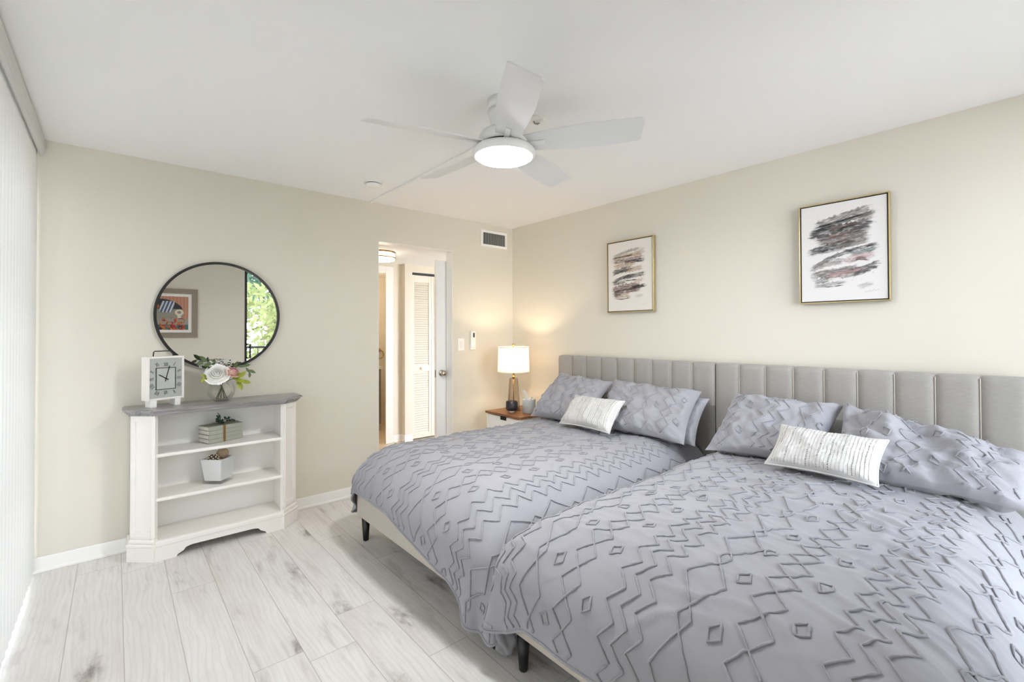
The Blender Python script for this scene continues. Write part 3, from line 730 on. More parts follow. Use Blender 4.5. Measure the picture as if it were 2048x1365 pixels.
# clock
ck = Vector((-2.975, -.150, .890)); cyaw = math.radians(22)
cl = thing('mantel_clock', ck, 'square white mantel clock with black wire handle on the bookcase', 'clock')
CM = Matrix.Translation(ck) @ Matrix.Rotation(cyaw, 4, 'Z')
cwid, chh, cz0, cdp = .100, .0, .042, .036
b = MB(); b.box((-cwid, -cdp + .008, cz0), (cwid, cdp, cz0 + .265), .003, 0, CM)
for q in ((-cwid, -cwid + .012, cz0, cz0 + .265), (cwid - .012, cwid, cz0, cz0 + .265), (-cwid + .012, cwid - .012, cz0, cz0 + .012), (-cwid + .012, cwid - .012, cz0 + .253, cz0 + .265)):
    b.box((q[0], -cdp, q[2]), (q[1], -cdp + .012, q[3]), .002, 0, CM)
body = build('body', b, M['cream_white'], cl)
zc = cz0 + .1325
b = MB().box((-cwid + .012, -cdp + .004, cz0 + .012), (cwid - .012, -cdp + .009, cz0 + .253), 0, 0, CM); dial = build('dial', b, M['dial'], cl, label='grey square dial')
b = MB().box((-.054, -cdp + .002, zc - .068), (.050, -cdp + .005, zc + .062), 0, 0, CM); build('dial_center', b, M['dial_center'], dial)
b = MB()
for q in ((-.056, .052, zc + .060, zc + .064), (-.056, .052, zc - .070, zc - .066), (-.056, -.052, zc - .07, zc + .064), (.048, .052, zc - .07, zc + .064)):
    b.box((q[0], -cdp + .0005, q[2]), (q[1], -cdp + .004, q[3]), 0, 0, CM)
# roman numerals drawn with strokes around the square track
ROM = {12: 'XII', 1: 'I', 2: 'II', 3: 'III', 4: 'IIII', 5: 'V', 6: 'VI', 7: 'VII', 8: 'VIII', 9: 'IX', 10: 'X', 11: 'XI'}
def stroke(x0, z0, x1, z1, w_=.0016):
    d = Vector((x1 - x0, 0, z1 - z0)); L = d.length; an = math.atan2(d.z, d.x)
    Mt = CM @ Matrix.Translation(((x0 + x1) / 2, -cdp + .003, (z0 + z1) / 2)) @ Matrix.Rotation(-an, 4, 'Y')
    b.box((-L / 2, -.0012, -w_ / 2), (L / 2, .0008, w_ / 2), 0, 0, Mt)
for h_ in range(1, 13):
    an = math.radians(90 - 30 * h_); dx, dz = math.cos(an), math.sin(an)
    s_ = .074 / max(abs(dx), abs(dz) * .86); px_, pz_ = dx * min(s_, .095), dz * min(s_, .105)
    gl = ROM[h_]; tw = sum({'I': .006, 'V': .012, 'X': .012}[g] for g in gl); cur = -tw / 2; hh = .011
    tx, tz = -dz, dx       # tangent (to the left of outward), so text runs clockwise
    tx, tz = dz, -dx
    def pt(a, r_): return (px_ + tx * a + dx * r_ - .002, zc - .003 + pz_ + tz * a + dz * r_)
    for g in gl:
        wg = {'I': .006, 'V': .012, 'X': .012}[g]; c0 = cur + .001; c1 = cur + wg - .001
        if g == 'I': stroke(*pt((c0 + c1) / 2, -hh), *pt((c0 + c1) / 2, hh), .0015)
        if g == 'V': stroke(*pt(c0, hh), *pt((c0 + c1) / 2, -hh), .0015); stroke(*pt(c1, hh), *pt((c0 + c1) / 2, -hh), .0009)
        if g == 'X': stroke(*pt(c0, hh), *pt(c1, -hh), .0015); stroke(*pt(c1, hh), *pt(c0, -hh), .0009)
        cur += wg
build('numerals', b, M['ink'], dial)
def hand(a, L, w_, nm, tail):
    global b
    b = MB(); an = math.radians(90 - a); stroke(-.002 - math.cos(an) * tail, zc - .003 - math.sin(an) * tail, -.002 + math.cos(an) * L, zc - .003 + math.sin(an) * L, w_)
    for i in range(len(b.v)): b.v[i] = b.v[i] + (CM.to_3x3() @ Vector((0, -.004, 0)))
    build(nm, b, M['black'], cl)
hand(303, .046, .005, 'hour_hand', .016); hand(14, .078, .0038, 'minute_hand', .018)
for fx_ in (-.065, .065):
    build('foot', MB().box((fx_ - .016, -.034, 0), (fx_ + .016, .034, cz0 + .001), .003, 0, CM), M['white'], cl)
ht = cz0 + .265
b = MB().tube([CM @ Vector(p) for p in ((-.055, 0, ht - .002), (-.052, 0, ht + .026), (-.047, 0, ht + .031), (.047, 0, ht + .031), (.052, 0, ht + .026), (.055, 0, ht - .002))], .0032, 8); build('handle', b, M['black'], cl, label='black wire handle')

# vase and flowers
VX, VY, VZ = -2.665, -.130, .890
va = build('glass_vase', MB().lathe([(0, .0), (.040, .0), (.060, .012), (.076, .038), (.080, .066), (.072, .098), (.056, .120), (.046, .130), (.0435, .130), (.052, .118), (.069, .096), (.077, .066), (.073, .040), (.058, .016), (.040, .006), (0, .006)], (VX, VY, VZ), 48), M['vase_glass'], org=(VX, VY, VZ),
           label='round clear glass vase holding flowers on the bookcase top', cat='vase')
def stem(dst, foot, bow=.0, r=.0022):
    d = Vector(dst); f0 = Vector((VX + foot[0], VY + foot[1], VZ + .012)); nk = Vector((VX + (d.x - VX) * .12, VY + (d.y - VY) * .12, VZ + .115))
    return MB().tube([f0, f0.lerp(nk, .5) + Vector((0, 0, .0)), nk, nk.lerp(d, .5) + Vector((0, 0, bow)), d], r, 6)
def rose(name, c, r, axis, mats, label, seed, foot, petals=(3, 4, 5, 6, 7, 8)):
    rr = random.Random(seed); c = Vector(c); t = thing(name, c, label, 'flower')
    q = Vector((0, 0, 1)).rotation_difference(Vector(axis).normalized()).to_matrix().to_4x4(); Mx = Matrix.Translation(c) @ q
    b = MB()
    nl = len(petals)
    for L, n in enumerate(petals):
        f = (L + 1) / nl
        for k in range(n):
            a0 = 2 * PI * (k + .5 * (L % 2)) / n + rr.uniform(-.12, .12); sp = 2 * PI / n * .74
            rt = r * (.10 + .92 * f ** 1.1); zt = r * (.62 - .72 * f ** 1.6); zb0 = -.40 * r
            bulge = 1.55 - .35 * f; wob = rr.uniform(-.05, .05); kk = rr.uniform(0, 9)
            def pf(u, v):
                ed = (u - .5) * 2
                a = a0 + ed * sp * (.55 + .55 * math.sin(min(1, v * 1.15) * PI * .62))
                w0, w1_, w2_ = (1 - v) ** 2, 2 * v * (1 - v), v * v
                cr = rt * bulge; cz = zb0 + (zt - zb0) * (.25 + .35 * (1 - f))
                rad = w0 * r * .05 + w1_ * cr * .95 + w2_ * rt * (.8 + .2 * f); z = w0 * zb0 + w1_ * cz + w2_ * zt
                roll = max(0, v - .8) / .2; rad += r * .10 * f * roll ** 2; z -= r * .05 * roll ** 2
                z += r * wob * v - r * .16 * abs(ed) ** 3 * v + r * .035 * math.sin(ed * 5 + kk) * v * v
                rad += r * .04 * math.sin(ed * 4 + kk) * v * v - r * .05 * (1 - f) * ed * ed
                return Vector((rad * math.cos(a), rad * math.sin(a), z))
            b.grid(pf, 8, 7, 1 if f < .45 else 0, Mx)
    build('bloom', b, mats, t)
    build('stem', stem(c - Vector(axis).normalized() * r * .25, foot, .004, .0026), M['stem'], t)
    b = MB(); q2 = Mx
    for k in range(5):
        a = 2 * PI * k / 5
        b.add([q2 @ Vector((math.cos(a) * r * .1, math.sin(a) * r * .1, -r * .42)), q2 @ Vector((math.cos(a + .4) * r * .4, math.sin(a + .4) * r * .4, -r * .36)), q2 @ Vector((math.cos(a) * r * .75, math.sin(a) * r * .75, -r * .30)), q2 @ Vector((math.cos(a - .4) * r * .4, math.sin(a - .4) * r * .4, -r * .36))], [(0, 1, 2, 3)])
    build('sepal', b, M['leaf'], t)
rose('white_rose', (VX - .035, VY - .060, VZ + .185), .066, (-.15, -.75, .45), [M['petal_white'], M['petal_white']], 'large white rose facing out of the glass vase', 4, (.02, .02))
rose('pink_rose', (VX + .058, VY - .045, VZ + .195), .046, (.35, -.55, .75), [M['petal_pink'], M['petal_pink2']], 'smaller pale pink rose right of the white rose', 9, (-.028, .015))
def blossom_sprig(label, c0, dirs, seed, foot):
    rr = random.Random(seed); t = thing('blossom_sprig', c0, label, 'flower', 'white filler blossoms in the vase'); b = MB(); s_ = MB()
    for i in range(34):
        p = Vector(c0) + Vector((rr.uniform(-1, 1) * dirs[0], rr.uniform(-1, 1) * dirs[1], rr.uniform(-1, 1) * dirs[2]))
        for k in range(5):
            a = 2 * PI * k / 5 + i; u = Vector((math.cos(a), math.sin(a) * .6, math.sin(a + i) * .5)).normalized(); v = u.orthogonal().normalized(); r_ = .0085
            b.add([p, p + u * r_ * .6 + v * r_ * .4, p + u * r_, p + u * r_ * .6 - v * r_ * .4], [(0, 1, 2, 3)])
        s_.tube([Vector(c0) - Vector((0, 0, .03)), p], .0007, 4)
    build('blossoms', b, M['blossom'], t)
    s2 = stem(Vector(c0) - Vector((0, 0, .03)), foot); s2.add(s_.v, s_.f); build('stem', s2, M['stem'], t)
blossom_sprig('tiny white blossoms behind the white rose, upper left', (VX - .075, VY - .01, VZ + .245), (.045, .02, .018), 3, (.03, -.01))
blossom_sprig('tiny white blossoms between the white and pink roses', (VX + .015, VY + .0, VZ + .245), (.045, .02, .022), 6, (.0, .03))
def leaf_sprig(label, pts, size, mat, foot, n, seed):
    rr = random.Random(seed); t = thing('leaf_sprig', pts[0], label, 'leaves'); b = MB()
    P_ = [Vector(p) for p in pts]
    st = stem(P_[0], foot); st.tube(P_, [.0016] * len(P_), 5); build('stem', st, M['stem'], t)
    for i in range(n):
        f = (i + .5) / n * (len(P_) - 1); j = min(int(f), len(P_) - 2); p = P_[j].lerp(P_[j + 1], f - j); d = (P_[j + 1] - P_[j]).normalized()
        sd_ = d.cross(Vector((0, -1, .2))).normalized() * (1 if i % 2 else -1)
        ax = (d * .9 + sd_ * .55 + Vector((0, -.25, rr.uniform(-.2, .2)))).normalized(); wv = ax.cross(Vector((0, -1, .3))).normalized(); L = size * rr.uniform(.8, 1.15)
        cen = ax.cross(wv).normalized()
        lf = [p]
        for q in (.25, .5, .75): lf += [p + ax * L * q + wv * L * .2 * math.sin(q * PI) ** .8, p + ax * L * q - wv * L * .2 * math.sin(q * PI) ** .8, p + ax * L * q + cen * L * .05]
        lf.append(p + ax * L)
        b.add(lf, [(0, 1, 3), (0, 3, 2), (1, 4, 6, 3), (2, 3, 6, 5), (4, 7, 9, 6), (5, 6, 9, 8), (7, 10, 9), (8, 9, 10)], 0, True)
    build('leaves', b, mat, t)
leaf_sprig('dark slender leaves reaching up left over the white rose', [(VX - .03, VY, VZ + .20), (VX - .06, VY - .02, VZ + .255), (VX - .115, VY - .03, VZ + .265)], .06, M['leaf'], (.03, 0), 5, 1)
leaf_sprig('dark slender leaves arching out right of the pink rose', [(VX + .06, VY, VZ + .20), (VX + .105, VY - .01, VZ + .232), (VX + .15, VY - .02, VZ + .205), (VX + .165, VY - .02, VZ + .175)], .05, M['leaf'], (-.03, -.01), 6, 2)
leaf_sprig('lime green leaves hanging below the pink rose', [(VX + .05, VY - .03, VZ + .14), (VX + .085, VY - .05, VZ + .145), (VX + .105, VY - .05, VZ + .115)], .07, M['leaf_lime'], (-.02, 0), 6, 5)
leaf_sprig('lime green leaf poking out left below the white rose', [(VX - .05, VY - .03, VZ + .16), (VX - .085, VY - .04, VZ + .17), (VX - .10, VY - .045, VZ + .165)], .055, M['leaf_lime'], (.02, .02), 3, 7)

# book bundle on the upper shelf
bz = .6245; bo = Vector((-2.742, -.190, bz)); ba = math.radians(20)
bt = thing('book_bundle', bo, 'stack of four sage green books tied with an amber ribbon', 'books')
BM = Matrix.Translation(bo) @ Matrix.Rotation(ba, 4, 'Z'); bw, bd, bh = .218, .125, .0265
for k in range(4):
    z = k * (bh + .0006); o1 = R_.uniform(-.002, .002)
    b = MB(); b.box((0 + o1, 0, z), (bw + o1, bd, z + .003), .0008, 0, BM).box((o1, 0, z + bh - .003), (bw + o1, bd, z + bh), .0008, 0, BM).box((o1, -.002, z), (bw + o1, .004, z + bh), .002, 0, BM)
    bo_ = build('book', b, M['book'], bt)
    b = MB().box((o1 + .003, .004, z + .003), (bw + o1 - .003, bd - .004, z + bh - .003), 0, 0, BM); build('pages', b, M['page'], bo_, label='cream page edges')
th = 4 * (bh + .0006)
b = MB(); rx = .088
for q in (((rx, -.0045, 0), (rx + .014, -.0025, th + .001)), ((rx, -.0045, th), (rx + .014, bd + .003, th + .0012)), ((rx, bd + .0015, 0), (rx + .014, bd + .003, th + .001))): b.box(*q, 0, 0, BM)
b.box((-.001, .055, th), (bw + .003, .068, th + .0012), 0, 0, BM); build('ribbon', b, M['ribbon'], bt)
b = MB(); s_ = MB(); rr = random.Random(12)
for pts in ([(.095, .05, th + .004), (.088, .05, th + .035), (.084, .045, th + .072)], [(.10, .05, th + .004), (.14, .045, th + .014), (.19, .03, th + .012)], [(.095, .05, th + .003), (.11, .02, th + .03), (.125, .01, th + .04)], [(.10, .05, th + .004), (.07, .04, th + .03), (.075, .035, th + .05)]):
    P_ = [Vector(p) for p in pts]; s_.tube([BM @ p for p in P_], .0012, 5)
    for i in range(9):
        f = (i + .6) / 9 * (len(P_) - 1); j = min(int(f), len(P_) - 2); p = P_[j].lerp(P_[j + 1], f - j)
        u = Vector((rr.uniform(-1, 1), rr.uniform(-1, 1), rr.uniform(-.1, .9))).normalized(); c = p + u * .010; v = u.orthogonal().normalized(); wv = (u * .7 + Vector((0, -1, .3)).cross(u)).normalized()
        r_ = rr.uniform(.007, .0115); e1, e2 = u, v
        b.add([BM @ (c + e1 * r_ * math.cos(2 * PI * q / 10) + e2 * r_ * math.sin(2 * PI * q / 10)) for q in range(10)], [tuple(range(10))])
eu = build('eucalyptus_sprig', b, M['euca'], bt, label='round blue green leaves'); build('stem', s_, M['stem'], eu)

# glass pot with decorative balls on the lower shelf
pz = .3645; pc = Vector((-2.682, -.140, pz)); PM = Matrix.Translation(pc) @ Matrix.Rotation(math.radians(45), 4, 'Z')
pt_ = thing('square_planter', pc, 'white lined square glass pot on the lower shelf', 'pot')
def frust(b, h0, h1, z0, z1, mi=0):
    b.add([PM @ Vector((sx_ * h0, sy_ * h0, z0)) for sx_, sy_ in ((-1, -1), (1, -1), (1, 1), (-1, 1))] + [PM @ Vector((sx_ * h1, sy_ * h1, z1)) for sx_, sy_ in ((-1, -1), (1, -1), (1, 1), (-1, 1))], [(0, 1, 5, 4), (1, 2, 6, 5), (2, 3, 7, 6), (3, 0, 4, 7)], mi)
b = MB(); frust(b, .062, .074, 0, .158); b.f.append((3, 2, 1, 0)); b.mi.append(0); b.sm.append(False)
n = len(b.v); frust(b, .058, .0715, .010, .158); b.f.append((n, n + 1, n + 2, n + 3)); b.mi.append(0); b.sm.append(False)
for i in range(4): b.f.append((4 + i, 4 + (i + 1) % 4, n + 4 + (i + 1) % 4, n + 4 + i)); b.mi.append(0); b.sm.append(False)
build('glass_shell', b, M['pot_glass'], pt_, label='clear thick glass outer')
b = MB(); frust(b, .054, .0705, .018, .157); b.f.append((3, 2, 1, 0)); b.mi.append(0); b.sm.append(False); frust(b, .050, .0665, .022, .157); n = 8
b.f.append((8, 9, 10, 11)); b.mi.append(0); b.sm.append(False)
for i in range(4): b.f.append((4 + i, 4 + (i + 1) % 4, 12 + (i + 1) % 4, 12 + i)); b.mi.append(0); b.sm.append(False)
build('liner', b, M['liner'], pt_)
def fib(n):
    for i in range(n):
        z = 1 - 2 * (i + .5) / n; r = math.sqrt(1 - z * z); a = i * 2.39996; yield Vector((r * math.cos(a), r * math.sin(a), z))
bc = Vector((-2.714, -.152, pz + .152)); br_ = .034
t = thing('decorative_ball', bc, 'dotted ball of cane slices in the square pot', 'decorative ball')
build('core', MB().ball(bc, br_ * .93, 24), M['bead_dark'], t)
b = MB()
for d in fib(46):
    q = Vector((0, 0, 1)).rotation_difference(d).to_matrix().to_4x4(); b.lathe([(0, .0), (.0016, .0), (.0020, .0012), (.0042, .0012), (.0044, 0), (.0044, -.003)], (0, 0, 0), 10, 0, Matrix.Translation(bc + d * br_) @ q)
build('cane_slices', b, M['bead_light'], t)
bc2 = Vector((-2.655, -.112, pz + .172))
t = thing('decorative_ball', bc2, 'tan wound fibre ball behind the dotted ball', 'decorative ball')
b = MB().ball(bc2, .033, 20)
rr = random.Random(2)
for k in range(22):
    ax = Vector((rr.gauss(0, 1), rr.gauss(0, 1), rr.gauss(0, 1))).normalized(); u = ax.orthogonal().normalized(); v = ax.cross(u)
    b.tube([bc2 + (u * math.cos(a * PI / 14) + v * math.sin(a * PI / 14)) * .0345 for a in range(28)], .0017, 5, 0, None, True)
build('winding', b, M['tan'], t)
bc3 = Vector((-2.672, -.178, pz + .124))
t = build('decorative_ball', MB().ball(bc3, .026, 20), M['tan'], org=bc3, label='tan ball sunk lowest in the square pot', cat='decorative ball')

# ------------------------------------------------------------------ nightstand and what stands on it
ns = thing('nightstand', (-.30, -.49, 0), 'white nightstand with walnut top in the corner beside the bed', 'nightstand')
NX0, NX1, NY0, NY1 = -.555, -.055, -.735, -.242
build('top', MB().box((NX0, NY0, .580), (NX1, NY1, .600), .002), M['walnut'], ns, label='walnut brown wooden top')
b = MB().box((NX0 + .03, NY0 + .012, .14), (NX1, NY1 - .012, .58), .002).box((NX0 + .012, NY1 - .030, .14), (NX0 + .03, NY1 - .012, .58), .002).box((NX0 + .012, NY0 + .012, .14), (NX0 + .03, NY0 + .030, .58), .002)
build('body', b, M['white'], ns)
for z0_, z1_ in ((.365, .572), (.15, .358)):
    b = MB(); dx0, dx1 = NX0 + .014, NX0 + .030; ya, yb = NY0 + .033, NY1 - .033; ym = (ya + yb) / 2
    b.box((dx0, ya, z0_), (dx1, yb, z1_ - .032), .002).box((dx0, ya, z1_ - .034), (dx1, ym - .045, z1_), .002).box((dx0, ym + .045, z1_ - .034), (dx1, yb, z1_), .002)
    dw = build('drawer', b, M['white'], ns)
    build('pull_shade', MB().box((dx0 + .006, ym - .045, z1_ - .032), (dx1, ym + .045, z1_)), M['dark'], dw, label='dark fill painting the shade in the cut-out grip')  # cut-out filled with near-black to paint the shade inside it
for x in (NX0 + .05, NX1 - .05):
    for y in (NY0 + .05, NY1 - .05): build('leg', MB().tube([(x, y, 0), (x, y, .142)], [.012, .018], 12), M['walnut'], ns)

LX, LY, LZ = -.352, -.418, .600
lp = thing('table_lamp', (LX, LY, LZ), 'lit table lamp with white drum shade and smoked glass base', 'lamp')
b = MB(); ng = 12
b.lathe([(0, 0), (.066, 0), (.066, .010), (.062, .018), (.042, .298), (.034, .306), (0, .306)], (LX, LY, LZ), ng, 0, None, False); build('glass_base', b, M['smoke_glass'], lp, label='tapered smoked ribbed glass')
build('center_rod', MB().tube([(LX, LY, LZ + .012), (LX, LY, LZ + .36)], .0042, 10), M['brass'], lp, label='brass rod')
build('neck', MB().lathe([(0, .306), (.013, .306), (.013, .318), (.010, .322), (.010, .352), (.015, .356), (.015, .385), (0, .385)], (LX, LY, LZ), 24), M['brass'], lp, label='brass neck')
sh = MB(); SR0, SR1, SZ0, SZ1 = .150, .142, .362, .600
sh.lathe([(SR0, SZ0), (SR1, SZ1)], (LX, LY, LZ), 64); shd = build('lamp_shade', sh, M['lampshade'], lp, label='white fabric drum shade')
build('shade_trim', MB().lathe([(SR0 + .001, SZ0), (SR0 + .001, SZ0 + .008)], (LX, LY, LZ), 64).lathe([(SR1 + .001, SZ1 - .008), (SR1 + .001, SZ1)], (LX, LY, LZ), 64), M['shade_edge'], shd)
b = MB()
for k in range(3):
    a = 2 * PI * k / 3 + .3; b.tube([(LX, LY, LZ + SZ1 - .012), (LX + math.cos(a) * SR1, LY + math.sin(a) * SR1, LZ + SZ1 - .004)], .0018, 6)
b.tube([(LX, LY, LZ + .38), (LX + .03, LY, LZ + .46), (LX, LY, LZ + SZ1 - .005)], .0018, 6); build('harp', b, M['brass'], lp)
build('finial', MB().lathe([(0, .590), (.006, .590), (.006, .602), (.004, .604), (.010, .612), (.011, .620), (.007, .628), (0, .630)], (LX, LY, LZ), 20), M['brass'], lp, label='brass knob')
build('bulb', MB().ball((LX, LY, LZ + .455), .028, 20), M['bulb'], lp)
lb = light('lamp_bulb_light', 'POINT', (LX, LY, LZ + .50), 6.5, (1, .77, .52), shadow_soft_size=.03)

cn = Vector((-.447, -.503, .600)); t = thing('candle_holder', cn, 'black patterned candle cup in front of the lamp', 'candle holder')
build('foot', MB().lathe([(0, 0), (.018, 0), (.030, .012), (.032, .018), (.024, .022), (0, .022)], cn, 32), M['wax'], t, label='pale stone foot')
cup = build('cup', MB().lathe([(0, .020), (.040, .022), (.052, .030), (.054, .045), (.054, .104), (.051, .106), (.049, .104), (.049, .040), (0, .036)], cn, 48), M['candle_black'], t)
b = MB()
for k in range(18):
    a0 = 2 * PI * k / 18
    for sgn in (-1, 1):
        b.tube([cn + Vector((math.cos(a0 + sgn * q * .35) * .0545, math.sin(a0 + sgn * q * .35) * .0545, .036 + q * .058)) for q in (0, .25, .5, .75, 1)], .0008, 4)
build('groove_lines', b, M['candle_line'], cup)
build('wax', MB().lathe([(0, .088), (.049, .088)], cn, 32), M['wax'], t, label='cream wax')

tc = Vector((-.330, -.608, .600)); t = thing('tissue_box', tc, 'pale grey blue tissue holder with a white tissue pulled up', 'tissue box')
TM = Matrix.Translation(tc) @ Matrix.Rotation(math.radians(-6), 4, 'Z')
b = MB().lathe([(0, .0), (.055, .0), (.060, .004), (.060, .122), (.055, .127), (.020, .128), (0, .126)], (0, 0, 0), 40, 0, TM); build('cover', b, M['tissue_cover'], t)
b = MB()
for a in (.4, 2.5, 4.4): b.box((math.cos(a) * .048 - .006, math.sin(a) * .048 - .004, .122), (math.cos(a) * .048 + .006, math.sin(a) * .048 + .004, .137), .002, 0, TM)
build('corner_tabs', b, M['tissue_cover'], t)
def tf(u, v): return TM @ Vector((-.018 + (u - .5) * .040 * (1 - .25 * v) - .052 * v ** 1.2, .020 * math.sin(u * 6) * (1 - .5 * v), .122 + .095 * v + .008 * math.sin(u * 5 + 1)))
build('tissue', MB().grid(tf, 14, 10), M['tissue'], t, label='white crumpled tissue')

# ------------------------------------------------------------------ beds
def fbm(p, o=4):
    s_ = 0; a = 1
    for i in range(o): s_ += a * noise.noise(p); p = p * 2.03; a *= .5
    return s_
def make_bed(yc, fy0, fy1, hy0, hy1, label):
    """fy: frame sides; hy: headboard sides (0 = far)"""
    t = thing('upholstered_bed', (-1.0, yc, 0), label, 'bed')
    n = 9; wch = (hy0 - hy1) / n; xf, xb_ = -.100, -.022; zt, zb_ = 1.12, .40
    b = MB()
    for k in range(n):
        ya = hy0 - wch * k; yb = ya - wch
        def ch(u, v):
            # padded channel: front face bulges, returns over the top
            e = 1 - abs(2 * u - 1) ** 5; 
            dep = xf - .016 * e if 0 else xf + .012 * (1 - e)
            zz = zb_ + (zt - zb_) * min(1, v / .86)
            if v > .86:
                q = (v - .86) / .14; x = dep + (xb_ - dep) * q; z = zt - .0 + .006 * math.sin(q * PI) - (.012 * (1 - e)) * (1 - q)
            else: x = dep; z = zz - .0
            if .80 < v <= .86: x = dep + .004 * ((v - .80) / .06) ** 2
            return Vector((x, ya + (yb - ya) * u, z))
        b.grid(ch, 16, 28)
    b.box((xf + .013, hy1, zb_ - .0), (xb_, hy0, zt - .012), .006)
    hb = build('headboard', b, M['linen'], t, label='grey channel tufted headboard')
    b = MB()
    for k in range(1, n):
        ya = hy0 - wch * k; b.tube([(xf + .008, ya, zb_), (xf + .008, ya, zt - .012), (xb_ - .005, ya, zt + .001)], .0022, 6)
    build('seam_piping', b, M['rail_linen'], hb)
    for y in (hy0 - .06, hy1 + .06): build('headboard_leg', MB().box((-.085, y - .03, 0), (-.03, y + .03, zb_ + .01), .003), M['leg_black'], hb)
    rz0, rz1 = .145, .36; xft = -2.0
    b = MB().box((xft, fy1, rz0), (xft + .05, fy0, rz1), .010, seg=3); build('foot_rail', b, M['rail_linen'], t)
    for ya, yb in ((fy0 - .04, fy0), (fy1, fy1 + .04)):
        build('side_rail', MB().box((xft + .05, ya, rz0), (-.10, yb, rz1), .010, seg=3), M['rail_linen'], t)
    for x in (xft + .030, -.30):
        for y in (fy0 - .075, fy1 + .055):
            build('leg', MB().tube([(x, y, 0), (x, y, .004), (x, y, rz0 + .01)], [.015, .018, .027], 20), M['leg_black'], t)
    return t
make_bed(-1.480, -.750, -2.218, -.752, -2.218, 'grey upholstered bed farther from the camera, next to the nightstand')
make_bed(-2.955, -2.262, -3.66, -2.224, -3.655, 'grey upholstered bed nearest the camera, under the grey picture')

def resample(poly, step, closed=False):
    """subdivide a 2D polyline keeping its corners"""
    out = []; P_ = list(poly) + ([poly[0]] if closed else [])
    for (a, b_), (c, d) in zip(P_, P_[1:]):
        n = max(1, int(math.hypot(c - a, d - b_) / step))
        for i in range(n): out.append((a + (c - a) * i / n, b_ + (d - b_) * i / n))
    if not closed: out.append(P_[-1])
    return out
def tri_wave(t, p): 
    f = (t / p) % 1.0; return 1 - 4 * abs(f - .5)
def pattern(s0, s1, t0, t1, z_at, U=.56, sc_=1.0, seed=0):
    """tufted lines in cloth coordinates: s across, t along; list of (polyline, closed)"""
    L = []
    def zig(s, amp, p, ph=0):
        pts = []; t = t0
        k = math.ceil((t0 + ph) / (p / 2)); pts.append((s + amp * tri_wave(t0 + ph, p), t0))
        while k * p / 2 - ph < t1:
            tt = k * p / 2 - ph
            if tt > t0 + 1e-6: pts.append((s + amp * tri_wave(tt, p), tt))
            k += 1
        pts.append((s + amp * tri_wave(t1 + ph, p), t1)); return pts
    n0 = math.floor((s0 - z_at) / U) - 1; n1 = math.ceil((s1 - z_at) / U) + 1
    for n in range(n0, n1):
        z = z_at + n * U
        for o in (-.052, 0, .052): L.append((zig(z + o * sc_, .024 * sc_, .10 * sc_), False))
        # chain A: big diamonds joined by small ones
        sA = z + .165 * U / .56; P_ = .27 * sc_; k = math.floor(t0 / P_); l1 = []; l2 = []
        while k * P_ < t1:
            tb = k * P_
            for f, a in ((0, 0), (.36, .060), (.72, 0), (.86, .020)):
                l1.append((sA + a * sc_, tb + f * P_)); l2.append((sA - a * sc_, tb + f * P_))
            k += 1
        L += [(l1, False), (l2, False)]
        sB = z + .335 * U / .56
        L += [(zig(sB, .045 * sc_, .20 * sc_), False), (zig(sB, -.045 * sc_, .20 * sc_), False)]
        for so, ph in ((.25, .05), (.425, .14)):
            P2 = .20 * sc_; k = math.floor(t0 / P2)
            while k * P2 < t1:
                tt = k * P2 + ph * sc_; ss = z + so * U / .56; a, c = .019 * sc_, .026 * sc_
                L.append(([(ss + a * .5, tt - c), (ss + a, tt + c * .3), (ss - a * .5, tt + c), (ss - a, tt - c * .3)], True)); k += 1
    return L
def add_cords(b, surf, lines, inside, r, step, mi, seed):
    rr = random.Random(seed); eps = .004
    def flush(run, closed):
        if len(run) > 2: b.tube([p for p, _ in run], [q for _, q in run], 6, mi, None, closed)
    for poly, closed in lines:
        pts = resample(poly, step, closed); run = []; cut_ = False
        for s, t in pts:
            if not inside(s, t):
                cut_ = True; flush(run, False); run = []; continue
            p = surf(s, t); du = surf(s + eps, t) - p; dv = surf(s, t + eps) - p; nn = du.cross(dv)
            nn = nn.normalized() if nn.length > 1e-12 else Vector((0, 0, 1))
            if nn.dot(p - add_cords.cen) < 0: nn = -nn
            run.append((p + nn * r * .6, r * rr.uniform(.55, 1.35)))
        flush(run, closed and not cut_)
add_cords.cen = Vector((-1.1, 0, .2))

